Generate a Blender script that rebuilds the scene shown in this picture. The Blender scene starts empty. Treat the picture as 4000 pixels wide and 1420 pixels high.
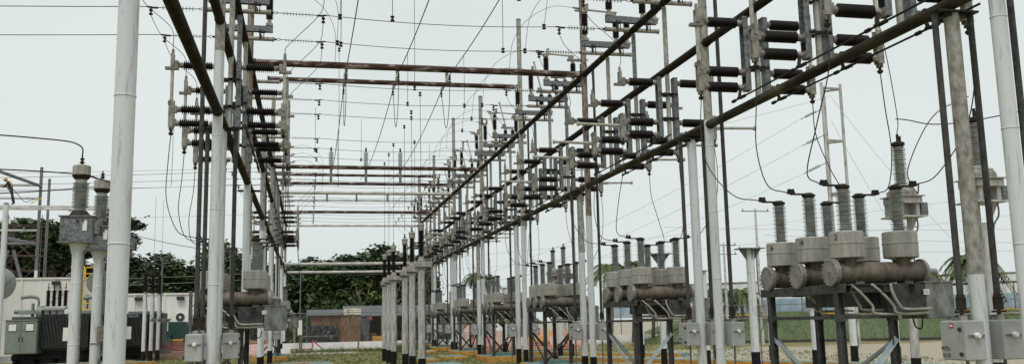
import bpy, math, random
from mathutils import Vector as V, Matrix
random.seed(7)
sc = bpy.context.scene
COL = sc.collection
PI = math.pi
ORD = ['first', 'second', 'third', 'fourth', 'fifth', 'sixth', 'seventh', 'eighth', 'ninth', 'tenth']

# ---------------------------------------------------------------- materials
def mat(name, c1, c2=None, rough=.6, metal=0., scale=3., bump=0., stretch=(1, 1, 1), c3=None, spec=None, lo=.35, hi=.65, detail=6):
    m = bpy.data.materials.new(name); m.use_nodes = True
    nt = m.node_tree; b = nt.nodes['Principled BSDF']
    b.inputs['Roughness'].default_value = rough; b.inputs['Metallic'].default_value = metal
    if spec is not None: b.inputs['Specular IOR Level'].default_value = spec
    if c2 is None:
        b.inputs['Base Color'].default_value = (*c1, 1)
    else:
        tc = nt.nodes.new('ShaderNodeTexCoord'); mp = nt.nodes.new('ShaderNodeMapping')
        mp.inputs['Scale'].default_value = stretch
        nt.links.new(tc.outputs['Object'], mp.inputs['Vector'])
        n = nt.nodes.new('ShaderNodeTexNoise'); n.inputs['Scale'].default_value = scale
        n.inputs['Detail'].default_value = detail; n.inputs['Roughness'].default_value = .65
        nt.links.new(mp.outputs[0], n.inputs['Vector'])
        r = nt.nodes.new('ShaderNodeValToRGB'); r.color_ramp.elements[0].position = lo; r.color_ramp.elements[1].position = hi
        r.color_ramp.elements[0].color = (*c1, 1); r.color_ramp.elements[1].color = (*c2, 1)
        if c3:
            e = r.color_ramp.elements.new((lo + hi) / 2); e.color = (*c3, 1)
        nt.links.new(n.outputs['Fac'], r.inputs[0]); nt.links.new(r.outputs[0], b.inputs['Base Color'])
        if bump:
            bp = nt.nodes.new('ShaderNodeBump'); bp.inputs['Strength'].default_value = bump; bp.inputs['Distance'].default_value = .02
            nt.links.new(n.outputs['Fac'], bp.inputs['Height']); nt.links.new(bp.outputs[0], b.inputs['Normal'])
    return m
def net(name, col, sx, sz, thick, rough=.7):
    """woven net or chain link: real holes by a procedural alpha laid along the sheet"""
    m = bpy.data.materials.new(name); m.use_nodes = True; nt = m.node_tree; b = nt.nodes['Principled BSDF']
    b.inputs['Base Color'].default_value = (*col, 1); b.inputs['Roughness'].default_value = rough
    uv = nt.nodes.new('ShaderNodeUVMap'); sp = nt.nodes.new('ShaderNodeSeparateXYZ'); nt.links.new(uv.outputs[0], sp.inputs[0])
    def tri(out, k):
        a = nt.nodes.new('ShaderNodeMath'); a.operation = 'MULTIPLY'; a.inputs[1].default_value = k; nt.links.new(out, a.inputs[0])
        f = nt.nodes.new('ShaderNodeMath'); f.operation = 'FRACT'; nt.links.new(a.outputs[0], f.inputs[0])
        l = nt.nodes.new('ShaderNodeMath'); l.operation = 'LESS_THAN'; l.inputs[1].default_value = thick; nt.links.new(f.outputs[0], l.inputs[0])
        return l.outputs[0]
    def comb(o1, s, o2):
        a = nt.nodes.new('ShaderNodeMath'); a.operation = s; nt.links.new(o1, a.inputs[0]); nt.links.new(o2, a.inputs[1]); return a.outputs[0]
    if sz < 0:
        A, B = tri(comb(sp.outputs[0], 'ADD', sp.outputs[1]), sx), tri(comb(sp.outputs[0], 'SUBTRACT', sp.outputs[1]), sx)
    else:
        A, B = tri(sp.outputs[0], sx), tri(sp.outputs[1], sz)
    nt.links.new(comb(A, 'MAXIMUM', B), b.inputs['Alpha'])
    return m
M = dict(
    white=mat('white_paint', (.36, .34, .31), (.615, .64, .655), .45, scale=4., stretch=(3, 3, .4), bump=.05, lo=.33, hi=.47),
    white2=mat('aged_white_paint', (0.17, 0.15, 0.12), (0.49, 0.495, 0.48), .6, scale=5, stretch=(2, 2, .35), bump=.08, lo=.33, hi=.56, spec=0.3),
    weath=mat('weathered_steel', (0.15, 0.13, 0.105), (0.41, 0.395, 0.36), .75, scale=7, stretch=(2, 2, 1), bump=.15, lo=.3, hi=.62, spec=0.25),
    rusty=mat('rusty_brown_steel', (0.102, 0.0595, 0.03825), (0.306, 0.272, 0.238), .8, scale=6, stretch=(2.5, 2.5, .7), bump=.2, lo=.36, hi=.62, spec=0.2),
    rbeam=mat('rust_flaked_pipe', (0.045, 0.022, 0.016), (0.4, 0.375, 0.355), .8, scale=2.4, stretch=(.9, 3, 3), bump=.25, lo=.40, hi=.68, c3=(0.085, 0.05, 0.042), spec=0.2),
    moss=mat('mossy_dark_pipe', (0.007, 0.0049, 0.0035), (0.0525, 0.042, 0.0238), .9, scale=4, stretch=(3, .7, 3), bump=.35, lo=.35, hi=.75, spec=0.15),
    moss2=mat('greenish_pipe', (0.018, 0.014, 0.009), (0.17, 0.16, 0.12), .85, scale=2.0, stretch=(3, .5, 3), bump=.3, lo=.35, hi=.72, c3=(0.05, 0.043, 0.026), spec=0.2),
    palebeam=mat('pale_painted_pipe', (.22, .18, .15), (.55, .55, .53), .6, scale=3, stretch=(.6, 3, 3), lo=.3, hi=.55),
    galv=mat('galvanised', (0.09, 0.0975, 0.1013), (0.21, 0.2213, 0.225), .5, .25, scale=18, bump=.05, lo=.4, hi=.6, detail=3),
    galvdark=mat('dull_galvanised', (0.0341, 0.03224, 0.031), (0.1054, 0.1023, 0.0961), .65, .1, scale=14, stretch=(1, 1, .6), lo=.35, hi=.72, bump=.1, spec=0.2),
    casting=mat('pale_casting', (0.085, 0.07225, 0.05525), (0.306, 0.289, 0.255), .6, .1, scale=9, lo=.3, hi=.6),
    alu=mat('aluminium_tube', (0.304, 0.288, 0.248), (0.48, 0.464, 0.424), .5, .2, scale=5, stretch=(1, 1, 1)),
    brown=mat('brown_porcelain', (.008, .0055, .006), (.017, .011, .011), .5, scale=6, spec=0.22),
    grey=mat('grey_green_porcelain', (0.15, 0.158, 0.145), (0.4, 0.415, 0.4), .35, scale=5, stretch=(1, 1, 2), lo=.3, hi=.65),
    glass=mat('pale_glass_discs', (.50, .55, .53), None, .15),
    can=mat('stained_aluminium_can', (0.23, 0.2116, 0.184), (0.3956, 0.3772, 0.3496), .5, .2, scale=4, stretch=(3, 3, .5), lo=.3, hi=.62, bump=.04),
    tank=mat('grimy_tank', (0.06375, 0.0425, 0.0306), (0.2082, 0.1827, 0.153), .6, .25, scale=3.5, stretch=(2.2, 1, .8), lo=.3, hi=.68, bump=.08, spec=0.3),
    disc=mat('bolted_cover_metal', (0.18, 0.171, 0.1575), (0.324, 0.315, 0.297), .5, .3, scale=6),
    steel=mat('dark_frame_steel', (.035, .034, .034), (.085, .085, .085), .65, .1, scale=8, spec=.3),
    blueg=mat('light_galvanised_brace', (.30, .35, .38), (.45, .51, .54), .5, .1, scale=6),
    box=mat('light_grey_enclosure', (0.3312, 0.3404, 0.3312), (0.4232, 0.437, 0.4278), .45, .1, scale=3),
    boxold=mat('blotchy_zinc_cabinet', (0.1105, 0.1232, 0.1148), (0.255, 0.2677, 0.2507), .5, .3, scale=7, stretch=(1, 1, .6), lo=.38, hi=.6),
    black=mat('black_base_paint', (.006, .006, .006), (.016, .016, .016), .8, scale=6, spec=.2),
    clamp=mat('dark_clamp', (0.01925, 0.0154, 0.0121), (0.0495, 0.04125, 0.033), .6, .3, scale=20, spec=0.2),
    wire=mat('weathered_conductor', (0.036, 0.027, 0.024), (0.072, 0.06, 0.054), .6, .3, scale=30, spec=0.2),
    pwire=mat('thin_bright_conductor', (.30, .30, .30), None, .5, .3),
    yellow=mat('yellow_ochre_paint', (.36, .17, .025), (.58, .31, .06), .7, scale=3, bump=.1, stretch=(1, 1, 2)),
    teal=mat('teal_painted_concrete', (.10, .17, .16), (.19, .31, .29), .75, scale=2.5, bump=.1),
    conc=mat('pale_concrete', (.62, .61, .59), (.80, .795, .78), .85, scale=2, bump=.1),
    lamp=mat('dark_lamp_housing', (.03, .03, .03), None, .6),
    trafo=mat('grey_green_paint', (.15, .18, .155), (.205, .235, .205), .5, scale=2),
    radi=mat('dark_green_radiator', (.035, .042, .040), (.07, .08, .075), .6, scale=4),
    wall=mat('cream_wall_panels', (.66, .65, .60), (.76, .755, .71), .6, scale=.8, stretch=(3, 3, .3)),
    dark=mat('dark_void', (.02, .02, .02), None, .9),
    yel=mat('safety_yellow', (.75, .45, .04), None, .5),
    red=mat('red_paint', (.45, .04, .06), None, .5),
    mark=mat('black_marking', (.02, .02, .02), None, .7),
    label=mat('white_label', (.75, .75, .72), None, .6),
    tarp=mat('black_plastic_sheet', (.015, .016, .018), (.05, .052, .055), .45, scale=3, bump=.6),
    greyt=mat('grey_shade_cloth', (.07, .075, .08), (.13, .135, .14), .85, scale=3, stretch=(1, 3, 1)),
    burlap=mat('brown_shade_cloth', (.12, .065, .035), (.22, .135, .085), .9, scale=4, stretch=(3, 1, .4)),
    cream=mat('cream_canvas', (.50, .47, .38), (.62, .60, .50), .8, scale=2),
    wood=mat('raw_timber', (.16, .10, .06), (.30, .21, .14), .8, scale=5, stretch=(3, 3, .5)),
    tealbin=mat('teal_skip_paint', (.03, .11, .14), (.05, .16, .19), .6, scale=2),
    grn=mat('dark_green_paint', (.012, .045, .035), (.02, .07, .055), .6, scale=2),
    bluepipe=mat('blue_pipe', (.04, .16, .30), None, .5),
    carw=mat('white_car_paint', (.7, .72, .72), None, .25),
    carg=mat('car_glass', (.03, .035, .04), None, .1),
    bluew=mat('weathered_blue_wall', (.20, .27, .34), (.36, .45, .52), .85, scale=1.2, stretch=(1, 1, .5), lo=.35, hi=.6),
    whitew=mat('stained_white_wall', (.30, .29, .27), (.68, .70, .69), .85, scale=.9, stretch=(1.2, 1.2, .3), lo=.25, hi=.5),
    bark=mat('grey_bark', (.10, .085, .065), (.24, .21, .17), .9, scale=4, stretch=(2, 2, .5), bump=.3),
    navy=mat('navy_overalls', (.008, .012, .025), (.02, .028, .05), .8, scale=9),
    orange=mat('orange_helmet', (.80, .28, .02), None, .4),
    skin=mat('skin', (.30, .16, .10), None, .6),
    scaf=mat('maroon_scaffold_tube', (.10, .04, .045), (.17, .09, .09), .6, scale=6),
    palm=mat('palm_frond', (.045, .07, .02), (.10, .12, .035), .6, scale=1.5),
    palmdry=mat('dry_palm_frond', (.30, .19, .04), (.42, .28, .07), .7, scale=2),
)
M['onet'] = net('orange_plastic_mesh', (.78, .34, .26), 9., 12., .32)
M['rnet'] = net('dark_red_plastic_mesh', (.50, .20, .15), 9., 12., .28)
M['chain'] = net('chain_link_wire', (.20, .205, .20), 7., -1, .05)
def leafmat(name, a, b2, c):
    m = mat(name, a, b2, .55, scale=.55, c3=c, lo=.3, hi=.7, detail=3); return m
M['leaf'] = leafmat('dense_foliage', (.024, .046, .016), (.095, .14, .045), (.048, .082, .027))
M['leaf2'] = leafmat('bright_foliage', (.04, .068, .018), (.13, .18, .045), (.07, .108, .028))

# ground: grass, gravel and bare soil patches
def ground_mat():
    m = bpy.data.materials.new('grass_gravel_ground'); m.use_nodes = True; nt = m.node_tree; b = nt.nodes['Principled BSDF']
    b.inputs['Roughness'].default_value = .95
    tc = nt.nodes.new('ShaderNodeTexCoord')
    def noise(s, d=6, st=(1, 1, 1)):
        mp = nt.nodes.new('ShaderNodeMapping'); mp.inputs['Scale'].default_value = st; nt.links.new(tc.outputs['Object'], mp.inputs[0])
        n = nt.nodes.new('ShaderNodeTexNoise'); n.inputs['Scale'].default_value = s; n.inputs['Detail'].default_value = d; nt.links.new(mp.outputs[0], n.inputs[0]); return n
    def ramp(n, cs):
        r = nt.nodes.new('ShaderNodeValToRGB')
        while len(r.color_ramp.elements) < len(cs): r.color_ramp.elements.new(.5)
        for e, (p, c) in zip(r.color_ramp.elements, cs): e.position = p; e.color = (*c, 1)
        nt.links.new(n.outputs['Fac'], r.inputs[0]); return r
    grass = ramp(noise(5, 8), [(.3, (.06, .065, .014)), (.5, (.16, .14, .035)), (.7, (.33, .24, .09))])
    grav = ramp(noise(9, 8), [(.3, (.16, .13, .09)), (.5, (.38, .33, .25)), (.7, (.60, .55, .46))])
    # gravel beyond the trench on the right: a band with a ragged edge
    sp = nt.nodes.new('ShaderNodeSeparateXYZ'); nt.links.new(tc.outputs['Object'], sp.inputs[0])
    def mth(op, a, bb):
        n = nt.nodes.new('ShaderNodeMath'); n.operation = op
        for i, v in enumerate((a, bb)):
            if isinstance(v, (int, float)): n.inputs[i].default_value = v
            else: nt.links.new(v, n.inputs[i])
        return n.outputs[0]
    big = noise(.25, 3); mid = noise(1.3, 5)
    d = mth('ADD', mth('SUBTRACT', sp.outputs[0], 10.5), mth('MULTIPLY', mth('SUBTRACT', mid.outputs['Fac'], .5), 7.))
    f1 = nt.nodes.new('ShaderNodeClamp'); nt.links.new(mth('MULTIPLY', d, .5), f1.inputs[0])
    y1 = nt.nodes.new('ShaderNodeClamp'); nt.links.new(mth('MULTIPLY', mth('ADD', mth('SUBTRACT', 47., sp.outputs[1]), mth('MULTIPLY', mth('SUBTRACT', big.outputs['Fac'], .5), 10.)), .4), y1.inputs[0])
    y0 = nt.nodes.new('ShaderNodeClamp'); nt.links.new(mth('MULTIPLY', mth('ADD', mth('SUBTRACT', sp.outputs[1], 58.), mth('MULTIPLY', mth('SUBTRACT', mid.outputs['Fac'], .5), 6.)), .5), y0.inputs[0])
    fac = mth('MAXIMUM', mth('MULTIPLY', mth('MULTIPLY', f1.outputs[0], y1.outputs[0]), .85), y0.outputs[0])
    # scattered stones inside the grass too
    st = ramp(noise(2.3, 6), [(.56, (0, 0, 0)), (.66, (.5, .5, .5))])
    fac = mth('MAXIMUM', fac, st.outputs[0])
    mx = nt.nodes.new('ShaderNodeMix'); mx.data_type = 'RGBA'; nt.links.new(fac, mx.inputs[0])
    nt.links.new(grass.outputs[0], mx.inputs[6]); nt.links.new(grav.outputs[0], mx.inputs[7]); nt.links.new(mx.outputs[2], b.inputs['Base Color'])
    bp = nt.nodes.new('ShaderNodeBump'); bp.inputs['Strength'].default_value = .6; bp.inputs['Distance'].default_value = .05
    nt.links.new(noise(12, 6).outputs['Fac'], bp.inputs['Height']); nt.links.new(bp.outputs[0], b.inputs['Normal'])
    return m
M['ground'] = ground_mat()
M['grassb'] = mat('green_bank_grass', (.030, .048, .014), (.15, .18, .065), .9, scale=5, bump=.6, c3=(.066, .100, .030), lo=.25, hi=.75, detail=9)
M['blade'] = mat('grass_blades', (.05, .09, .018), (.16, .20, .06), .8, scale=.8)

# ---------------------------------------------------------------- mesh builder
class MB:
    def __init__(s): s.v = []; s.f = []; s.sm = []; s.uv = None
    def ring(s, c, a, b, r, n, ph=0):
        i0 = len(s.v)
        for k in range(n):
            t = 2 * PI * k / n + ph
            s.v.append(tuple(c + a * (r * math.cos(t)) + b * (r * math.sin(t))))
        return i0
    def frame(s, d):
        d = d.normalized(); u = V((0, 0, 1)) if abs(d.z) < .95 else V((1, 0, 0))
        a = u.cross(d).normalized(); b = d.cross(a).normalized(); return a, b
    def lathe(s, p, d, prof, n=14, cap=True, smooth=True, sharp=35):
        """prof: list of (distance along d, radius); rings are doubled at sharp corners so that shading breaks there"""
        p = V(p); d = V(d).normalized(); a, b = s.frame(d); pr = []; rs = []; pairs = []
        for t, r in prof:
            if not pr or abs(pr[-1][0] - t) > 1e-6 or abs(pr[-1][1] - r) > 1e-6: pr.append((t, r))
        for k, (t, r) in enumerate(pr):
            i = s.ring(p + d * t, a, b, r, n)
            if k: pairs.append((rs[-1], i))
            rs.append(i)
            if 0 < k < len(pr) - 1:
                a1 = math.atan2(pr[k][1] - pr[k - 1][1], pr[k][0] - pr[k - 1][0]); a2 = math.atan2(pr[k + 1][1] - pr[k][1], pr[k + 1][0] - pr[k][0])
                if abs(a1 - a2) > math.radians(sharp): rs.append(s.ring(p + d * t, a, b, r, n))
        for i, j in pairs:
            for k in range(n):
                q = (k + 1) % n; s.f.append((i + k, i + q, j + q, j + k)); s.sm.append(smooth)
        if cap:                                   # caps get vertices of their own, so that the sides keep their normals
            i, j = s.ring(p + d * pr[0][0], a, b, pr[0][1], n), s.ring(p + d * pr[-1][0], a, b, pr[-1][1], n)
            s.f.append(tuple(i + k for k in reversed(range(n)))); s.sm.append(False)
            s.f.append(tuple(j + k for k in range(n))); s.sm.append(False)
        return s
    def cyl(s, p0, p1, r, r1=None, n=12, cap=True):
        p0, p1 = V(p0), V(p1); L = (p1 - p0).length
        return s.lathe(p0, p1 - p0, [(0, r), (L, r if r1 is None else r1)], n, cap)
    def path(s, pts, r, n=6):
        pts = [V(p) for p in pts]; rs = []; a = None
        for i, p in enumerate(pts):
            d = (pts[min(i + 1, len(pts) - 1)] - pts[max(i - 1, 0)]).normalized()
            if a is None: a, b = s.frame(d)
            else:
                a = (a - d * a.dot(d)).normalized(); b = d.cross(a)
            rs.append(s.ring(p, a, b, r, n))
        for i, j in zip(rs, rs[1:]):
            for k in range(n):
                q = (k + 1) % n; s.f.append((i + k, i + q, j + q, j + k)); s.sm.append(True)
        s.f.append(tuple(rs[0] + k for k in reversed(range(n)))); s.sm.append(False)
        s.f.append(tuple(rs[-1] + k for k in range(n))); s.sm.append(False)
        return s
    def box(s, c, sz, rot=None, bev=0.):
        c = V(c); hx, hy, hz = sz[0] / 2, sz[1] / 2, sz[2] / 2
        R = rot if rot is not None else Matrix.Identity(3)
        if bev <= 0:
            i = len(s.v)
            for z in (-hz, hz):
                for x, y in ((-hx, -hy), (hx, -hy), (hx, hy), (-hx, hy)): s.v.append(tuple(c + R @ V((x, y, z))))
            for q in ((3, 2, 1, 0), (4, 5, 6, 7), (0, 1, 5, 4), (1, 2, 6, 5), (2, 3, 7, 6), (3, 0, 4, 7)):
                s.f.append(tuple(i + k for k in q)); s.sm.append(False)
        else:
            bb = bev; rings = []
            def rr(z, e):
                i = len(s.v); X, Y = hx - e, hy - e
                for x, y in ((-X + bb, -Y), (X - bb, -Y), (X, -Y + bb), (X, Y - bb), (X - bb, Y), (-X + bb, Y), (-X, Y - bb), (-X, -Y + bb)):
                    s.v.append(tuple(c + R @ V((x, y, z))))
                return i
            rings = [rr(-hz, bb * .7), rr(-hz + bb, 0), rr(hz - bb, 0), rr(hz, bb * .7)]
            for i, j in zip(rings, rings[1:]):
                for k in range(8):
                    q = (k + 1) % 8; s.f.append((i + k, i + q, j + q, j + k)); s.sm.append(False)
            s.f.append(tuple(rings[0] + k for k in reversed(range(8)))); s.sm.append(False)
            s.f.append(tuple(rings[-1] + k for k in range(8))); s.sm.append(False)
        return s
    def beam(s, p0, p1, w, h, up=(0, 0, 1)):
        """rectangular bar between two points"""
        p0, p1 = V(p0), V(p1); d = (p1 - p0); L = d.length; d.normalize(); u = V(up)
        if abs(d.dot(u)) > .95: u = V((1, 0, 0))
        a = d.cross(u).normalized(); b = a.cross(d).normalized()
        R = Matrix((a, d, b)).transposed()
        return s.box((p0 + p1) / 2, (w, L, h), R)
    def angle(s, p0, p1, w, t, up=(0, 0, 1)):
        """L section"""
        p0, p1 = V(p0), V(p1); d = (p1 - p0).normalized(); u = V(up)
        if abs(d.dot(u)) > .95: u = V((1, 0, 0))
        a = d.cross(u).normalized(); b = a.cross(d).normalized()
        s.beam(p0, p1, w, t, up); o = a * (w / 2 + t / 2 - t) + b * (w / 2 + t / 2)
        return s.beam(p0 + o, p1 + o, t, w, up)
    def isec(s, p0, p1, w, h, t=.012, up=(1, 0, 0)):
        p0, p1 = V(p0), V(p1); d = (p1 - p0).normalized(); u = V(up); a = d.cross(u).normalized(); b = a.cross(d).normalized()
        s.beam(p0, p1, t, h - 2 * t, up)
        s.beam(p0 + b * (h - t) / 2, p1 + b * (h - t) / 2, w, t, up)
        return s.beam(p0 - b * (h - t) / 2, p1 - b * (h - t) / 2, w, t, up)
    def quad(s, a, b, c, d):
        i = len(s.v); s.v += [tuple(a), tuple(b), tuple(c), tuple(d)]; s.f.append((i, i + 1, i + 2, i + 3)); s.sm.append(False); return s
    def mesh(s, name, m):
        me = bpy.data.meshes.new(name); me.from_pydata(s.v, [], s.f)
        me.polygons.foreach_set('use_smooth', s.sm); me.materials.append(M[m]); me.update(); return me
    def build(s, name, m, parent=None, loc=(0, 0, 0)):
        o = bpy.data.objects.new(name, s.mesh(name, m)); COL.objects.link(o); o.location = loc
        if parent: o.parent = parent
        return o
def tag(o, label=None, cat=None, group=None, kind=None):
    if label: o['label'] = label
    if cat: o['category'] = cat
    if group: o['group'] = group
    if kind: o['kind'] = kind
    return o
def empty(name, loc, label, cat, group=None):
    o = bpy.data.objects.new(name, None); o.empty_display_size = .2; COL.objects.link(o); o.location = loc
    return tag(o, label, cat, group)
def dup(o, loc=None, label=None, group=None, rz=None):
    def rec(a, par):
        c = a.copy(); COL.objects.link(c); c.parent = par
        for ch in list(a.children): rec(ch, c)
        return c
    r = rec(o, None)
    if loc is not None: r.location = loc
    if label: r['label'] = label
    if group: r['group'] = group
    if rz is not None: r.rotation_euler = (0, 0, rz)
    return r
def spline(pts, n=8):
    pts = [V(p) for p in pts]; P = [pts[0] * 2 - pts[1]] + pts + [pts[-1] * 2 - pts[-2]]; out = []
    for i in range(1, len(P) - 2):
        a, b, c, d = P[i - 1:i + 3]
        for k in range(n):
            t = k / n; out.append(.5 * ((2 * b) + (c - a) * t + (2 * a - 5 * b + 4 * c - d) * t * t + (3 * b - a - 3 * c + d) * t ** 3))
    out.append(pts[-1]); return out
def sag(a, b, s, n=14):
    a, b = V(a), V(b); return [a.lerp(b, k / n) - V((0, 0, 4 * s * (k / n) * (1 - k / n))) for k in range(n + 1)]
def cable(name, pts, r, label, cat='cable', group=None, m='wire', n=5):
    return tag(MB().path(pts, r, n).build(name, m), label, cat, group)
def sheds(mb, p, d, L, rc, rs, n, seg=14, alt=0.):
    """porcelain rod with n sheds"""
    prof = []; st = L / n
    for i in range(n):
        t = i * st; r = rs - (alt if i % 2 else 0)
        prof += [(t, rc), (t + st * .30, rc), (t + st * .52, r), (t + st * .66, r), (t + st * .74, rc * 1.05)]
    prof.append((L, rc)); return mb.lathe(p, d, prof, seg, sharp=400)

# ---------------------------------------------------------------- geometry of the yard (metres)
XR, XL = 8.0, -1.66
POLES = [8.8 + 8.5 * k for k in range(8)]          # 8.8 .. 68.3
ZL, ZM, ZU = 5.5, 7.23, 8.86
BAYS = {8.0: range(0, 7), -1.66: (1, 4)}             # bays that carry switches
def phases(k): return [POLES[k] + d for d in (2.15, 4.25, 6.35)]
SIDE = {XR: 'right', XL: 'left'}
BAYN = ['nearest', 'second', 'third', 'fourth', 'fifth', 'sixth', 'farthest']
PHN = ['near', 'middle', 'far']

# ---------------------------------------------------------------- gantry poles and beams
TOPS_R = [9.6, 13.6, 13.6, 13.37, 12.34, 13.14, 12.49, 12.4]
def make_pole(x, y, r, ztop, zwhite, label, cat='pole', group=None, up='weath', name='gantry_pole'):
    t = empty(name, (x, y, 0), label, cat, group)
    MB().cyl((0, 0, -.05), (0, 0, .56), r + .004, n=18).build('painted_base', 'black', t)
    z0 = .56
    mb = MB(); zz = min(zwhite, ztop)
    mb.cyl((0, 0, z0), (0, 0, zz), r, n=18)
    z = 1.0
    while z < zz - .3:                       # weld rings and pipe clips
        mb.lathe((0, 0, z), (0, 0, 1), [(0, r), (.004, r + .006), (.014, r + .006), (.018, r)], 18, False); z += 1.35
    mb.build('shaft', 'white', t)
    if ztop > zwhite:
        mb = MB(); mb.cyl((0, 0, zwhite), (0, 0, ztop), r * .97, n=18)
        z = zwhite + .9
        while z < ztop - .2:
            mb.lathe((0, 0, z), (0, 0, 1), [(0, r * .97), (.004, r + .003), (.02, r + .003), (.024, r * .97)], 18, False); z += 1.5
        mb.build('upper_shaft', up, t)
    MB().lathe((0, 0, ztop), (0, 0, 1), [(0, r * 1.05), (.03, r * 1.05), (.06, r * .5)], 18).build('pole_cap', 'galvdark', t)
    return t
for i, y in enumerate([9.1] + POLES[1:]):
    zw = [9.6, 5.6, 4.6, 5.2, 5.4, 5.0, 5.2, 5.2][i]
    make_pole(XR, y, .092, TOPS_R[i], zw, 'round white steel pole with black base, %s along the right pipe gantry' % (ORD[i] if i < 7 else 'farthest'), group='main poles of the right pipe gantry', up='rusty' if i == 2 else 'weath')
    zw = [9.6, 6.65, 5.5, 5.0, 5.3, 5.2, 5.2, 5.2][i]
    if i == 0: y = POLES[0]
    make_pole(XL, y, .092, [9.6, 13.0, 13.2, 8.9, 12.0, 8.9, 11.8, 8.9][i], zw, 'round white steel pole with black base, %s along the left pipe gantry' % (ORD[i] if i < 7 else 'farthest'), group='main poles of the left pipe gantry', up='rusty' if i == 2 else 'weath')
# secondary columns whose flat plate carries the lowest beam, with steel drive tubes and control boxes on both sides
WY = [9.9, 18.2, 26.65, 35.5, 44.0, 52.5, 61.0]
for x in (XR, XL):
    for i, y in enumerate(WY):
        if x == XL and i == 0: continue
        t = empty('support_column', (x, y, 0), '%s under lowest beam, %s along the %s gantry' % ('brown weathered column, white at the foot,' if (i == 0 and x == XR) else 'plain white column with a flange plate', ORD[i], SIDE[x]), 'column', 'support columns under the lowest beam of the %s gantry' % SIDE[x])
        MB().cyl((0, 0, -.05), (0, 0, .56), .099, n=18).build('painted_base', 'black', t)
        zb = 2.05 if (i == 0 and x == XR) else (ZL - .12 if i % 2 else 3.6)
        MB().cyl((0, 0, .56), (0, 0, zb), .095, n=18).build('shaft', 'white', t)
        if zb < 5: MB().cyl((0, 0, zb), (0, 0, ZL - .12), .094, n=18).build('upper_shaft', 'weath', t)
        mb = MB(); mb.box((0, 0, ZL - .125), (.62, .26, .025)); mb.box((0, 0, ZL - .16), (.3, .16, .04)); mb.build('flange_plate', 'clamp', t)
def beam_y(x, z, y0, y1, r, m, label, arms=None, clamps=True):
    t = empty('pipe_beam', (x, y0, z), label, 'beam', 'long horizontal pipe beams')
    mb = MB(); mb.cyl((0, 0, 0), (0, y1 - y0, 0), r, n=20); mb.build('pipe', m, t)
    mb = MB()
    for y in POLES:
        if y0 < y < y1: mb.lathe((0, y - y0 - .14, 0), (0, 1, 0), [(0, r), (0, r + .012), (.06, r + .012), (.06, r)], 20, False); mb.lathe((0, y - y0 + .10, 0), (0, 1, 0), [(0, r), (0, r + .012), (.06, r + .012), (.06, r)], 20, False)
    mb.build('joint_collars', 'clamp', t)
    if arms:
        for ay in arms: 
            a = MB(); a.cyl((-.68, ay - y0, .02), (-.09, ay - y0, .02), .056, n=12); a.cyl((.09, ay - y0, .02), (.71, ay - y0, .02), .056, n=12)
            a.lathe((-.72, ay - y0, .02), (1, 0, 0), [(0, .066), (.035, .066)], 12); a.lathe((.69, ay - y0, .02), (1, 0, 0), [(0, .066), (.035, .066)], 12)
            a.build('cross_arm', 'weath', t)
    return t
armsR = [y for k in range(7) for y in phases(k)]
armsL = [y for k in range(1, 7) for y in phases(k)]
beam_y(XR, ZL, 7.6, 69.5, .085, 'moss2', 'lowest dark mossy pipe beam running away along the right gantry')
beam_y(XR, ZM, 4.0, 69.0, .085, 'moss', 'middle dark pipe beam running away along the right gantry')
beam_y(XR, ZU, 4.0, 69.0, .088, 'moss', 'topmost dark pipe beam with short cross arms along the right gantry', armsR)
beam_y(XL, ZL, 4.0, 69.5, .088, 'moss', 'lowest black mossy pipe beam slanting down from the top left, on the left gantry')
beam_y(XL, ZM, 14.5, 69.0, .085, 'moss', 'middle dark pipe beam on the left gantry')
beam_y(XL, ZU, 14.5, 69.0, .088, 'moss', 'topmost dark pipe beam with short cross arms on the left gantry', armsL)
XB = [(25.8, 8.86, .095, 'rbeam', XL, XR, 'thick rust-flaked pipe crossing between the gantries, nearest and highest in view'),
      (34.3, 10.65, .09, 'rbeam', XL, XR, 'thin rust-brown pipe crossing just below the thick nearest one'),
      (42.8, 8.80, .09, 'rbeam', XL, XR, 'rusty dark red cross pipe, third from the camera'),
      (59.8, 11.15, .085, 'rbeam', XL, XR, 'brown cross pipe, upper one of a close pair'),
      (51.3, 9.32, .085, 'rbeam', XL, XR, 'brown cross pipe hung just above the grey one'),
      (51.3, 8.80, .095, 'palebeam', XL, XR, 'greyish cross pipe with little stubs hanging from it'),
      (68.3, 10.65, .08, 'palebeam', XL, XR, 'pale grey thin cross pipe high at the far end'),
      (59.8, 8.76, .09, 'rbeam', XL, XR, 'rusty cross pipe low in front of the sky at the far end'),
      (68.3, 8.78, .085, 'palebeam', XL, XR, 'lowest cross pipe still against the sky, pale and far'),
      (59.8, 5.46, .09, 'palebeam', XL, XR, 'pale cross pipe in front of the trees, upper one'),
      (68.3, 5.42, .085, 'palebeam', XL, XR, 'pale cross pipe in front of the trees, lower one')]
for y, z, r, m, x0, x1, lb in XB:
    t = empty('cross_pipe', (x0, y, z), lb, 'cross beam', 'pipes crossing between the two gantries')
    MB().cyl((.09, 0, 0), (x1 - x0 - .09, 0, 0), r, n=18).build('pipe', m, t)
    mb = MB()
    for xx in (.10, x1 - x0 - .16): mb.lathe((xx, 0, 0), (1, 0, 0), [(0, r + .015), (.06, r + .015)], 18)
    mb.build('end_flange', 'clamp', t)
    if z == 8.80 and y > 50:
        mb = MB()
        for xx in (2.6, 4.2, 5.9): mb.box((xx, 0, -.28), (.1, .1, .4))
        mb.build('stub', 'galv', t)
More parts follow.
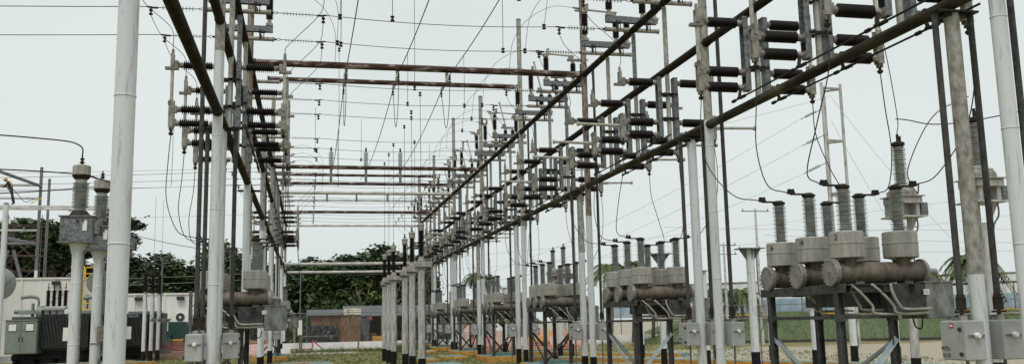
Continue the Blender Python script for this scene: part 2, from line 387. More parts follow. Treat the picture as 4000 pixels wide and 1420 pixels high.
# thin phase poles between the beams
for x in (XR, XL):
    for k in BAYS[x]:
        for j, y in enumerate(phases(k)):
            t = empty('phase_pole', (x, y, ZL), 'thin weathered pole at the %s phase of the %s bay, %s gantry' % (PHN[j], BAYN[k], SIDE[x]), 'pole', 'thin phase poles of the %s gantry' % SIDE[x])
            MB().cyl((.03, 0, .08), (.03, 0, 1.65), .052, n=12).build('lower_shaft', 'alu', t)
            MB().cyl((.03, 0, 1.65), (.03, 0, 3.27), .055, n=12).build('shaft', 'weath' if (j + k) % 2 else 'galv', t)

# ---------------------------------------------------------------- disconnect switches on the phase poles
def make_switch(s, opened, label, loc):
    t = empty('disconnect_switch', loc, label, 'switch', 'dark finned disconnect switches')
    # channel (opens away from the pole), z 0.17..1.57 above the lowest beam
    mb = MB(); cx = s * .17
    mb.box((cx - s * .02, 0, .87), (.012, .17, 1.40)); mb.box((cx + s * .03, -.079, .87), (.09, .012, 1.40)); mb.box((cx + s * .03, .079, .87), (.09, .012, 1.40))
    mb.box((cx + s * .03, 0, 1.564), (.088, .146, .012)); mb.build('base_channel', 'galv', t)
    for z in (1.17, .60):
        mb = MB(); mb.box((s * .085 + .03, .085, z), (.24, .02, .05)); mb.box((s * .085 + .03, -.085, z), (.24, .02, .05))
        mb.cyl((s * .10, -.14, z + .02), (s * .10, .14, z + .02), .012, n=6); mb.cyl((s * .02, -.14, z - .02), (s * .02, .14, z - .02), .012, n=6); mb.build('pole_clamp', 'clamp', t)
    for z, o in ((1.45, 0), (.52, .02), (.23, .05)):
        mb = MB(); sheds(mb, (s * (.34 + o), 0, z), (s, 0, 0), .56, .060, .097, 14)
        ins = mb.build('insulator', 'brown', t)
        mb = MB(); mb.lathe((s * (.245 + o * .6), 0, z), (s, 0, 0), [(0, .045), (.02, .045), (.025, .062), (.07, .062), (.095, .045)], 12)
        mb.box((s * .235, 0, z), (.03, .15, .13)); mb.build('end_cap', 'casting', ins)
        MB().lathe((s * (.90 + o), 0, z), (s, 0, 0), [(0, .045), (.03, .06), (.08, .06), (.10, .035)], 12).build('end_cap', 'casting', ins)
    # crank arm at the lowest insulator
    mb = MB(); mb.beam((s * .36, -.06, .20), (s * .40, -.08, .02), .03, .05); mb.cyl((s * .40, -.11, .02), (s * .40, -.03, .02), .03, n=8); mb.build('crank', 'clamp', t)
    # upper jaw
    mb = MB(); mb.box((s * 1.04, 0, 1.45), (.08, .12, .18), bev=.015); mb.box((s * 1.13, 0, 1.38), (.26, .11, .05)); mb.box((s * 1.12, -.05, 1.55), (.07, .02, .26)); mb.box((s * 1.12, .05, 1.55), (.07, .02, .26))
    mb.cyl((s * 1.12, 0, 1.66), (s * 1.12, 0, 1.78), .03, n=8); mb.build('jaw', 'casting', t)
    # hinge
    mb = MB(); mb.box((s * 1.11, -.055, .42), (.11, .018, .56)); mb.box((s * 1.11, .055, .42), (.11, .018, .56)); mb.box((s * 1.04, 0, .52), (.07, .10, .14)); mb.box((s * 1.05, 0, .25), (.07, .10, .14))
    mb.box((s * 1.11, 0, .15), (.08, .08, .14)); mb.box((s * 1.15, 0, .64), (.06, .14, .07)); mb.cyl((s * 1.11, -.08, .55), (s * 1.11, .08, .55), .03, n=8); mb.build('hinge', 'casting', t)
    mb = MB(); mb.lathe((s * 1.11, 0, -.02), (0, 0, 1), [(0, .03), (.03, .05), (.05, .05), (.06, .025), (.10, .025), (.11, .05), (.13, .05)], 8); mb.build('terminal', 'clamp', t)
    mb = MB()
    if opened:
        mb.cyl((s * 1.08, 0, .42), (s * 2.12, 0, .44), .034, n=12); mb.lathe((s * 2.12, 0, .44), (s, 0, 0), [(0, .034), (.01, .055), (.05, .055)], 12)
        mb.box((s * 1.25, 0, .42), (.22, .03, .09))
    else:
        mb.cyl((s * 1.12, 0, .44), (s * 1.12, 0, 1.55), .034, n=12); mb.box((s * 1.12, 0, 1.3), (.05, .05, .12))
    mb.build('blade', 'alu', t)
    return t
# switch lying on a channel above the top beam, upright insulators
def make_top_switch(s, opened, label, loc):
    """s: direction of the jaw end (towards the middle of the yard)"""
    t = empty('upright_disconnect_switch', loc, label, 'switch', 'upright disconnect switches on the top beams')
    mb = MB(); mb.box((0, -.055, .27), (1.38, .012, .14)); mb.box((0, 0, .346), (1.38, .122, .012)); mb.box((0, .055, .27), (1.38, .012, .14)); mb.build('base_channel', 'galv', t)
    for x in (-.42, .38):
        mb = MB(); mb.box((x, -.07, .13), (.05, .015, .22)); mb.box((x + .09, -.07, .13), (.02, .015, .22)); mb.box((x + .04, 0, .195), (.16, .16, .012)); mb.cyl((x + .04, -.09, .09), (x + .04, .09, .09), .014, n=6); mb.build('bracket', 'clamp', t)
    for x, z0, L in ((s * .60, .48, .58), (-s * .30, .42, .48), (-s * .62, .42, .48)):
        mb = MB(); sheds(mb, (x, 0, z0 + .06), (0, 0, 1), L, .056, .092, 14 if L > .5 else 12); ins = mb.build('insulator', 'brown', t)
        mb = MB(); mb.lathe((x, 0, z0 - .10), (0, 0, 1), [(0, .075), (.06, .07), (.11, .05), (.17, .05)], 10); mb.box((x, 0, z0 - .09), (.18, .15, .06)); mb.build('end_cap', 'casting', ins); MB().lathe((x, 0, z0 + .06 + L), (0, 0, 1), [(0, .05), (.03, .055), (.07, .05)], 10).build('end_cap', 'casting', ins)
    mb = MB(); mb.box((s * .60, 0, 1.21), (.16, .13, .10)); mb.box((s * .53, 0, 1.31), (.07, .13, .22)); mb.box((s * .76, 0, 1.22), (.22, .08, .035)); mb.cyl((s * .72, 0, 1.28), (s * .92, 0, 1.30), .03, n=8); mb.build('jaw', 'casting', t)
    mb = MB(); mb.box((-s * .38, 0, 1.08), (.52, .11, .07)); mb.box((-s * .24, 0, 1.16), (.14, .13, .13)); mb.box((-s * .72, 0, 1.10), (.2, .05, .035)); mb.cyl((-s * .30, -.08, 1.19), (-s * .30, .08, 1.19), .03, n=8); mb.build('hinge', 'casting', t)
    mb = MB()
    if opened: mb.cyl((-s * .30, 0, 1.18), (-s * .06, 0, 2.16), .03, n=10); mb.lathe((-s * .06, 0, 2.16), (s * .2, 0, 1), [(0, .03), (.01, .045), (.05, .045)], 10)
    else: mb.cyl((-s * .30, 0, 1.21), (s * .56, 0, 1.26), .03, n=10)
    mb.build('blade', 'alu', t)
    return t
protos = {}
def switch(s, opened, label, loc):
    key = (s, opened)
    if key not in protos: protos[key] = make_switch(s, opened, label, loc); return protos[key]
    return dup(protos[key], loc, label)
def top_switch(s, opened, label, loc):
    key = ('t', s, opened)
    if key not in protos: protos[key] = make_top_switch(s, opened, label, loc); return protos[key]
    return dup(protos[key], loc, label)
for x in (XR, XL):
    for k in BAYS[x]:
        for j, y in enumerate(phases(k)):
            for s in (-1, 1):
                op = (x == XR and ((k == 1) or (k == 2 and j == 0) or (k == 4)))
                inner = (s == -1) == (x == XR)
                switch(s, op, 'black finned switch, %s blade, %s side of %s phase pole, %s bay, %s gantry' % ('outstretched' if op else 'upright', 'inner' if inner else 'outer', PHN[j], BAYN[k], SIDE[x]), (x, y, ZL))
            if k == 0: continue
            s = -1 if x == XR else 1
            op = not (x == XR and (k, j) in ((2, 0), (0, 2))) and (k + j) % 4 != 3
            top_switch(s, op, 'upright switch with %s blade, %s phase, %s bay, top of %s gantry' % ('raised' if op else 'level', PHN[j], BAYN[k], SIDE[x]), (x, y, ZU))
# long operating rods tying the phases together
for x in (XR, XL):
    for k in BAYS[x]:
        for s in (-1, 1):
            ys = phases(k); t = empty('operating_rod', (x + s * .40, ys[0] - 1.1, ZL - .02), 'thin dark operating rod, %s side of lowest beam, %s bay, %s gantry' % ('left' if s < 0 else 'right', BAYN[k], SIDE[x]), 'rod', 'operating rods linking the switches')
            L = ys[2] - ys[0] + 1.3
            MB().cyl((0, 0, .03), (0, L, .03), .017, n=8).build('rod', 'clamp', t)
            for q in ys: mb = MB(); mb.lathe((0, q - ys[0] + .80, .03), (0, 1, 0), [(0, .018), (.005, .032), (.18, .032), (.19, .018), (.38, .018), (.39, .032), (.49, .032), (.5, .018)], 8); mb.build('rod_coupling', 'clamp', t)

# drive tubes with control boxes
def make_box(loc, label, side, first=False, w=.27, d=.44, h=.47):
    t = empty('control_box', loc, label, 'control box', 'grey control boxes on the gantry columns')
    MB().box((0, 0, h / 2), (w, d, h), bev=.012).build('housing', 'box', t)
    mb = MB(); mb.box((side * (w / 2 + .006), 0, h / 2), (.012, d - .03, h - .03)); dr = mb.build('door', 'box', t)
    for z in (h * .78, h * .16):
        mb = MB(); mb.box((side * (w / 2 + .03), -d * .36, z), (.035, .022, .05), bev=.006); mb.cyl((side * (w / 2 + .02), -d * .36, z), (side * (w / 2 + .05), -d * .36, z), .016, n=8); mb.build('handle', 'mark', dr)
    mb = MB(); mb.lathe((0.01, -d / 2, h * .62), (0, -1, 0), [(0, .035), (.03, .035), (.035, .028), (.06, .026)], 12); mb.build('dial', 'label', t)
    mb = MB(); mb.box((.01, -d / 2 - .01, h * .62), (.22, .015, .018)); mb.build('dial_bracket', 'galv', t)
    mb = MB(); mb.box((0, 0, h + .02), (w * .8, .06, .035)); mb.box((0, .1, h + .035), (w * .5, .15, .05)); mb.build('mounting_bracket', 'galv', t)
    mb = MB(); mb.cyl((-.03, -.08, -.95 if not first else -.95), (-.03, -.08, 0), .02, n=8); mb.build('conduit', 'galv', t)
    return t
boxes = []
b0 = None
def text_mesh(body, size, m, parent, loc, rot, name='lettering'):
    cu = bpy.data.curves.new('txt', 'FONT'); cu.body = body; cu.size = size; cu.extrude = .0015; cu.align_x = 'CENTER'; cu.align_y = 'CENTER'
    o = bpy.data.objects.new('txt', cu); COL.objects.link(o); dg = bpy.context.evaluated_depsgraph_get(); me = bpy.data.meshes.new_from_object(o.evaluated_get(dg))
    bpy.data.objects.remove(o); me.materials.clear(); me.materials.append(M[m]); q = bpy.data.objects.new(name, me); COL.objects.link(q); q.location = loc; q.rotation_euler = rot
    if parent: q.parent = parent
    return q
def drive_tube(x, y, ztop, label):
    t = empty('drive_tube', (x, y, 1.5), label, 'drive tube', 'dark galvanised drive tubes')
    MB().cyl((0, 0, .30), (0, 0, ztop - 1.5), .040, n=12).build('tube', 'galvdark', t)
    mb = MB(); mb.box((0, -.0, .20), (.11, .05, .16)); mb.cyl((0, 0, .05), (0, 0, .32), .022, n=8); mb.lathe((0, 0, .26), (0, 0, 1), [(0, .05), (.05, .05)], 10); mb.box((.0, 0, .10), (.14, .09, .025)); mb.build('coupling', 'clamp', t)
    MB().lathe((0, 0, .0), (0, 0, 1), [(0, .06), (.05, .055), (.07, .03)], 10).build('gland', 'casting', t)
    return t
boxproto = {}
for x in (XR, XL):
    for i in range(7):
        y = WY[i]
        if x == XL and i not in (1, 4): continue
        for s in (-1, 1):
            o = 'left' if s < 0 else 'right'
            drive_tube(x + s * .26, y - .02, ZL - .12, 'dark galvanised tube on the %s of the %s support column, %s gantry' % (o, ORD[i], SIDE[x]))
            lb = 'grey control box on the %s of the %s support column, %s gantry' % (o, ORD[i], SIDE[x])
            if i == 0 and x == XR and s == -1: lb = 'large light grey control box lettered MTD-0125 with a red sticker'
            loc = (x + s * .26, y + .0, 1.03)
            if (s == -1 and 'a' not in boxproto): 
                boxproto['a'] = b = make_box(loc, lb, -1)
            elif (s == 1 and 'b' not in boxproto): boxproto['b'] = b = make_box(loc, lb, 1)
            else: b = dup(boxproto['a' if s == -1 else 'b'], loc, lb)
            boxes.append((x, i, s, b))
    for i in (range(1, 7) if x == XR else (1, 4)):                       # tall tube going up past the beams, with its own box
        s = 1 if x == XR else -1
        yy = POLES[i] - .05
        drive_tube(x + s * .27, yy, ZU + .35, 'tall dark tube rising past the beams beside the %s main pole of the %s gantry' % (ORD[i], SIDE[x]))
        dup(boxproto['b' if s == 1 else 'a'], (x + s * .27, yy, 1.03), 'grey control box at the foot of the %s main pole of the %s gantry' % (ORD[i], SIDE[x]))
drive_tube(XR + .23, 9.15, 9.5, 'tall dark tube at the far right edge beside the first main pole')
for x, i, s, b in boxes:                        # lettering on the nearest boxes
    if s == -1 and x == XR and i in (0, 1):
        R = (PI / 2, 0, -PI / 2)
        text_mesh('MTD-', .068, 'mark', b, (-.150, .13, .135), R); text_mesh('0125' if i == 0 else '0124', .068, 'mark', b, (-.150, .12, .055), R)
        MB().box((-.149, .0, .41), (.003, .075, .06)).build('warning_sticker', 'red', b)
        MB().box((-.152, .0, .41), (.002, .05, .022)).build('sticker_text_panel', 'label', b)
# ---------------------------------------------------------------- dead tank circuit breakers
def make_breaker(label, loc, numbers=True):
    t = empty('circuit_breaker', loc, label, 'circuit breaker', 'dead tank circuit breakers')
    nums = {-.95: ('2', '1'), 0: ('4', '3'), .95: ('6', '5')}
    for y in (-.95, 0., .95):
        mb = MB(); mb.lathe((-.70, y, 2.20), (1, 0, 0), [(0, .150), (1.40, .150), (1.44, .15)], 28)
        for cx in (-.46, .42): mb.lathe((cx, y, 2.24), (0, 0, 1), [(0, .12), (.12, .12), (.17, .155)], 20)
        mb.box((-.35, y, 2.04), (.14, .2, .06)); mb.box((.45, y, 2.04), (.14, .2, .06))
        tk = mb.build('tank', 'tank', t)
        mb = MB(); mb.lathe((-.775, y, 2.20), (1, 0, 0), [(0, .02), (.004, .19), (.012, .20), (.035, .20), (.04, .19), (.042, .20), (.075, .20), (.08, .15)], 32)
        for k in range(16):
            a = 2 * PI * k / 16; mb.cyl((-.795, y + .178 * math.cos(a), 2.20 + .178 * math.sin(a)), (-.68, y + .178 * math.cos(a), 2.20 + .178 * math.sin(a)), .011, n=6)
        for a in (.3, 2.4, 4.5): mb.cyl((-.785, y + .025 * math.cos(a), 2.20 + .025 * math.sin(a)), (-.77, y + .025 * math.cos(a), 2.20 + .025 * math.sin(a)), .012, n=6)
        mb.box((-.70, y + .14, 2.36), (.03, .09, .10), bev=.01); mb.build('cover_flange', 'disc', tk)
        mb = MB(); mb.lathe((.70, y, 2.20), (1, 0, 0), [(0, .15), (.005, .19), (.05, .19), (.055, .18), (.08, .16), (.11, .08), (.13, .05)], 28)
        mb.cyl((.80, y - .08, 2.20), (.92, y - .08, 2.20), .045, n=10); mb.cyl((.80, y + .06, 2.14), (.90, y + .06, 2.14), .035, n=10); mb.box((.86, y, 2.10), (.10, .12, .06)); mb.build('mechanism_end', 'casting' if False else 'disc', tk)
        for cx, d in ((-.46, -1), (.42, 1)):
            mb = MB(); mb.lathe((cx, y, 2.405), (0, 0, 1), [(0, .235), (.01, .248), (.20, .248), (.205, .255), (.222, .255), (.227, .246), (.37, .246), (.385, .235), (.387, .09)], 32)
            mb.box((cx - .16, y - .02, 2.395), (.07, .07, .02)); mb.box((cx + .16, y - .02, 2.395), (.07, .07, .02))
            cn = mb.build('transformer_can', 'can', t)
            n = nums[y][0 if d < 0 else 1]
            a = PI * 1.13
            if d < 0: text_mesh(n, .115, 'mark', cn, (cx + .2505 * math.cos(a), y + .2505 * math.sin(a), 2.70), (PI / 2, 0, a + PI / 2), 'number')
            mb = MB(); mb.lathe((cx, y, 2.78), (0, 0, 1), [(0, .10), (.04, .085), (.05, .07)], 16); sheds(mb, (cx, y, 2.82), (0, 0, 1), .60, .068, .112, 18, 18, .012)
            bs = mb.build('bushing', 'grey', t)
            mb = MB(); mb.lathe((cx, y, 3.41), (0, 0, 1), [(0, .07), (.02, .085), (.03, .105), (.055, .105), (.06, .085), (.085, .06)], 14)
            mb.box((cx + d * .17, y, 3.475), (.26, .07, .022)); mb.box((cx + d * .30, y, 3.50), (.13, .05, .05), bev=.01); mb.box((cx + d * .27, y, 3.54), (.03, .06, .03)); mb.box((cx + d * .33, y, 3.54), (.03, .06, .03))
            mb.build('terminal_cap', 'clamp', bs)
    mb = MB()
    for y in (-1.08, 1.08): mb.isec((-.72, y, 1.97), (.62, y, 1.97), .08, .12, .012, (0, 0, 1))
    for x in (-.62, -.10, .40): mb.isec((x, -1.25, 1.96), (x, 1.25, 1.96), .10, .11, .012, (0, 0, 1))
    mb.beam((-.72, -1.25, 1.97), (-.72, 1.25, 1.97), .02, .13); mb.box((.2, 0, 1.83), (.75, 1.6, .22)); mb.build('top_frame', 'steel', t)
    for sx in (-.68, .16):
        for sy in (-1.0, 1.0):
            mb = MB(); mb.isec((sx, sy, .24), (sx, sy, 1.91), .10, .10, .012, (1, 0, 0)); mb.box((sx, sy, .235), (.2, .2, .02)); mb.box((sx, sy, 1.55), (.115, .115, .10)); mb.build('leg', 'steel', t)
    mb = MB()
    for sy in (-1.0, 1.0): mb.beam((-.68, sy, 1.56), (.16, sy, 1.56), .05, .05)
    for sx in (-.68, .16): mb.beam((sx, -1, 1.56), (sx, 1, 1.56), .05, .05)
    mb.build('strut', 'steel', t)
    for nm, a, b in (('brace', (-.66, 1.0, 1.20), (-.70, -.95, .33)), ('brace', (.20, -1.05, 1.24), (-.62, -1.05, .33)), ('brace', (.20, -.95, 1.2), (.2, .95, .33)), ('brace', (-.62, 1.05, 1.2), (.12, 1.05, .33))):
        MB().angle(a, b, .06, .010, (0, 0, 1)).build(nm, 'blueg', t)
    mb = MB(); mb.box((.86, -.85, 1.78), (.46, .62, .52), bev=.01); mb.box((.84, -.85, 2.045), (.5, .66, .02)); cb = mb.build('drive_cabinet', 'boxold', t)
    mb = MB(); mb.box((1.10, -.85, 1.62), (.02, .10, .09)); mb.box((.63, -1.17, 1.90), (.09, .02, .08)); mb.lathe((.63, -1.17, 1.92), (0, -1, 0), [(0, .02), (.03, .02)], 8); mb.build('handle', 'label', cb)
    mb = MB(); mb.box((.36, -.7, 1.82), (.52, .9, .40)); mb.build('mechanism_housing', 'steel', t)
    for k, (yy, x0) in enumerate(((-1.22, -.28), (-1.28, -.02), (-1.12, -.55), (-.9, -.40), (.5, -.42), (.7, -.2))):
        pts = spline([(x0, yy, 2.02), (x0 + .02 if k % 2 else x0 + .15, yy, 1.90), (x0 + .12 if k % 2 else x0 + .32, yy, 1.72), (x0 + .22 if k % 2 else x0 + .40, yy, 1.66 - .06 * (k % 2 == 0)), (.62, yy, 1.66 - .06 * (k % 2 == 0))], 5)
        MB().path(pts, .020, 8).build('conduit', 'alu', t)
    mb = MB(); mb.path(spline([(.42, -1.1, 1.60), (.45, -1.1, 1.42), (.55, -1.1, 1.38), (.58, -1.1, 1.52)], 4), .012, 6); mb.build('cable_loop', 'mark', t)
    return t
def plain(b, dull):
    for c in list(b.children):
        for g in list(c.children):
            if g.name.startswith('number'): bpy.data.objects.remove(g)
        if dull and c.name.startswith('brace'):
            me = c.data.copy(); me.materials.clear(); me.materials.append(M['galvdark']); c.data = me
BY = [13.05 + 8.5 * k for k in range(7)]
brk = make_breaker('nearest circuit breaker, three long grimy tanks under round cans numbered 2, 4 and 6', (8.12, BY[0], 0))
for k in range(1, 7):
    b_ = dup(brk, (8.10, BY[k], -.0), 'circuit breaker with three tanks in the %s bay under the right gantry' % BAYN[k])
    plain(b_, k > 1)
for k in (1, 4):
    b_ = dup(brk, (-1.54, BY[k], 0), 'circuit breaker with three tanks in the %s bay under the left gantry' % BAYN[k]); plain(b_, True)
# plinths
def plinth(x0, x1, y0, y1, h, label, lid=False):
    t = empty('concrete_plinth', ((x0 + x1) / 2, (y0 + y1) / 2, 0), label, 'plinth', 'yellow edged concrete plinths')
    w, d = x1 - x0, y1 - y0
    MB().box((0, 0, h / 2 - .1), (w, d, h + .2), bev=.02).build('block', 'yellow', t)
    MB().box((0, 0, h + .006), (w - .16, d - .16, .02)).build('painted_top', 'teal', t)
    if lid: MB().box((.1, .1, h + .06), (w * .5, d * .35, .10), bev=.01).build('cable_lid', 'teal', t)
    return t
for k in range(7):
    plinth(7.1, 8.75, BY[k] - 1.35, BY[k] + 1.35, .22, 'yellow plinth with teal top under the breaker in the %s bay, right gantry' % BAYN[k], True)
    if k in (1, 4): plinth(-2.6, -.95, BY[k] - 1.35, BY[k] + 1.35, .22, 'yellow plinth with teal top under the breaker in the %s bay, left gantry' % BAYN[k], True)
for i, (x0, x1, y0, y1) in enumerate([(4.3, 5.6, 33.3, 35.6), (5.9, 7.0, 41.2, 43.4), (5.9, 6.9, 51, 53), (-3.1, -2.9, 30, 30.2), (.05, 1.0, 36.4, 38.5), (4.4, 5.4, 39.5, 41.5)]):
    if i == 3: continue
    plinth(x0, x1, y0, y1, .12, 'low yellow plinth with teal lid on the grass, %s of the small ones' % ORD[i])
# cable trench covers
def trench(a, b, w, label):
    a, b = V(a), V(b); t = empty('cable_trench_cover', (a.x, a.y, 0), label, 'trench cover', 'teal cable trench covers')
    d = b - a; n = V((-d.y, d.x, 0)).normalized()
    MB().beam((0, 0, .07), d + V((0, 0, .07)), w, .15).build('lid', 'teal', t)
    for s in (-1, 1): MB().beam(n * s * (w / 2 + .05) + V((0, 0, .055)), d + n * s * (w / 2 + .05) + V((0, 0, .055)), .098, .16).build('edge_kerb', 'yellow', t)
    return t
trench((9.6, 38.2, 0), (18.5, 22.5, 0), .7, 'long teal trench cover with ochre edges running behind the breakers at the right')
trench((10.2, 46.0, 0), (15.5, 37.0, 0), .6, 'second teal trench cover, farther off among the white columns')
trench((-1.0, 39.2, 0), (.9, 39.2, 0), 1.0, 'short teal slab in the grass by the left gantry')
trench((-9.8, 44.5, 0), (-7.2, 46.5, 0), .9, 'teal and yellow slab beside the three thin white posts')
trench((-16, 42, 0), (-8.4, 48.8, 0), .5, 'yellow edged trench cover in front of the transformers')

# ---------------------------------------------------------------- instrument transformers on the right (boxed head, tall bushing)
def make_ct_right(label, loc):
    t = empty('current_transformer', loc, label, 'instrument transformer', 'boxed instrument transformers at the right')
    MB().cyl((0, 0, -.02), (0, 0, .56), .115, n=16).build('painted_base', 'black', t)
    mb = MB(); mb.cyl((0, 0, .56), (0, 0, 3.45), .105, n=16); mb.build('post', 'white2', t)
    mb = MB()
    for a in range(4):
        dx, dy = ((1, 0), (-1, 0), (0, 1), (0, -1))[a]; px, py = -dy * .008, dx * .008
        i = len(mb.v); q = [(dx * .1, dy * .1, 3.35), (dx * .1, dy * .1, 3.86), (dx * .36, dy * .36, 3.86)]
        mb.v += [(a_ + px, b_ + py, c_) for a_, b_, c_ in q] + [(a_ - px, b_ - py, c_) for a_, b_, c_ in q]
        for f in ((i, i + 1, i + 2), (i + 5, i + 4, i + 3), (i, i + 2, i + 5, i + 3), (i + 1, i + 4, i + 5, i + 2), (i, i + 3, i + 4, i + 1)): mb.f.append(f); mb.sm.append(False)
    mb.box((0, 0, 3.88), (.78, .72, .035)); mb.build('support_bracket', 'white2', t)
    mb = MB(); mb.box((-.22, -.2, 4.05), (.10, .10, .30)); mb.box((.22, -.2, 4.05), (.10, .10, .30)); mb.box((0, .12, 4.05), (.60, .36, .30)); mb.box((0, 0, 4.27), (.66, .60, .15), bev=.01); mb.box((0, 0, 4.37), (.76, .70, .025)); mb.build('oil_tank', 'can', t)
    mb = MB(); mb.lathe((0, 0, 4.38), (0, 0, 1), [(0, .33), (.12, .32), (.20, .27), (.23, .16)], 12, smooth=False)
    mb.box((.37, 0, 4.43), (.10, .02, .10)); mb.box((-.37, 0, 4.43), (.10, .02, .10)); mb.build('ribbed_dome', 'casting', t)
    mb = MB(); mb.box((.48, .0, 4.08), (.20, .30, .30), bev=.01); mb.build('terminal_box', 'galv', t)
    mb = MB(); mb.lathe((0, 0, 4.6), (0, 0, 1), [(0, .18), (.06, .17), (.08, .13)], 18); sheds(mb, (0, 0, 4.68), (0, 0, 1), .92, .10, .165, 16, 20, .015); mb.build('bushing', 'grey', t)
    mb = MB(); mb.lathe((0, 0, 5.58), (0, 0, 1), [(0, .12), (.05, .13), (.06, .16), (.12, .16), (.14, .12), (.16, .05)], 16); mb.box((0, 0, 5.82), (.03, .07, .2)); mb.box((.06, 0, 5.80), (.03, .07, .14)); mb.build('terminal_cap', 'clamp', t)
    MB().path(spline([(.28, -.1, 3.9), (.28, -.1, 3.6), (.12, -.1, 3.3), (.12, -.1, 2.4)], 5), .018, 6).build('conduit', 'galv', t)
    return t
ctr = make_ct_right('boxed transformer with a finned bushing standing behind the nearest breaker', (14.0, 19.6, 0))
dup(ctr, (13.95, 16.85, .0), 'boxed transformer partly hidden behind the brown weathered column at the far right')

dup(ctr, (14.1, 50.6, 0), 'far boxed transformer rising behind the third breaker, nearer of a pair')
dup(ctr, (14.1, 52.9, 0), 'far boxed transformer rising behind the third breaker, farther of a pair')
# ---------------------------------------------------------------- instrument transformers on the left
def make_ct_left(label, loc):
    t = empty('voltage_transformer', loc, label, 'instrument transformer', 'white headed transformers on posts at the left')
    mb = MB(); mb.lathe((0, 0, .0), (0, 0, 1), [(0, .116), (1.3, .116), (1.305, .121), (1.32, .121), (1.325, .115), (2.6, .115), (2.605, .12), (2.62, .12), (2.625, .113), (3.2, .113), (3.42, .17), (3.46, .20)], 22); mb.build('post', 'white', t)
    mb = MB(); mb.box((0, 0, 3.48), (.74, .58, .03)); mb.box((0, 0, 3.76), (.66, .50, .52), bev=.012); mb.box((0, 0, 4.035), (.72, .56, .03)); mb.box((.38, -.02, 3.80), (.14, .34, .30), bev=.01)
    for xx in (-.24, .24): mb.box((xx, -.262, 3.60), (.05, .02, .13))
    bx = mb.build('tank_box', 'galv', t)
    mb = MB(); mb.box((.17, -.256, 3.83), (.09, .012, .22)); mb.build('nameplate', 'label', bx)
    mb = MB(); mb.lathe((0.02, -.25, 3.93), (0, -1, 0), [(0, .022), (.04, .022)], 8); mb.lathe((.13, -.25, 3.93), (0, -1, 0), [(0, .022), (.04, .022)], 8); mb.box((.452, 0, 3.73), (.01, .2, .2)); mb.build('fittings', 'mark', bx)
    mb = MB(); mb.lathe((0, 0, 4.05), (0, 0, 1), [(0, .21), (.02, .22), (.05, .20), (.12, .15)], 18); mb.build('base_ring', 'clamp', t)
    mb = MB(); mb.cyl((0, 0, 4.15), (0, 0, 4.26), .12, n=18); sheds(mb, (0, 0, 4.24), (0, 0, 1), .55, .115, .175, 13, 22, .01); mb.cyl((0, 0, 4.78), (0, 0, 4.88), .12, n=18); mb.build('bushing', 'grey', t)
    mb = MB(); mb.lathe((0, 0, 4.86), (0, 0, 1), [(0, .13), (.04, .17), (.08, .19), (.10, .19)], 20); mb.build('collar_ring', 'clamp', t)
    mb = MB(); mb.lathe((0, 0, 4.96), (0, 0, 1), [(0, .185), (.19, .185), (.21, .165), (.23, .08)], 24); hd = mb.build('metal_head', 'can', t)
    mb = MB(); mb.lathe((0, 0, 5.18), (0, 0, 1), [(0, .03), (.04, .03), (.05, .055), (.07, .055), (.08, .03), (.12, .03), (.13, .05), (.15, .05), (.16, .015), (.22, .015)], 8); mb.build('terminal', 'clamp', hd)
    MB().path(spline([(.24, -.1, 3.5), (.22, -.1, 3.38), (.15, -.1, 3.25), (.14, -.1, 3.0), (.14, -.1, 0)], 5), .016, 6).build('conduit', 'galv', t)
    MB().path(spline([(-.14, 0, 3.36), (-.26, 0, 3.42), (-.36, 0, 3.34), (-.26, 0, 3.30), (-.12, 0, 3.32)], 5), .012, 6).build('cable_loop', 'mark', t)
    return t
ctl = make_ct_left('white headed transformer on a post at the left, nearest of its row', (-4.88, 21.5, 0))
c = dup(ctl, (-4.88, 23.6, 0), 'middle one of the white headed transformers, with a small junction box on its post')
mb = MB(); mb.box((.14, -.13, 1.52), (.16, .14, .36), bev=.01); mb.box((.05, -.10, 1.3), (.3, .05, .03)); mb.build('junction_box', 'casting', c)
MB().path(spline([(.20, -.12, 3.0), (.17, -.12, 2.2), (.22, -.12, 1.9), (.20, -.12, 1.7)], 5), .02, 6).build('conduit', 'galv', c)
MB().path(spline([(.20, -.12, 1.34), (.20, -.12, 1.1), (.12, -.12, .85), (.1, -.12, 0)], 5), .025, 6).build('conduit', 'galv', c)
dup(ctl, (-4.88, 25.7, 0), 'white headed transformer mostly hidden behind the big white pole at the left')

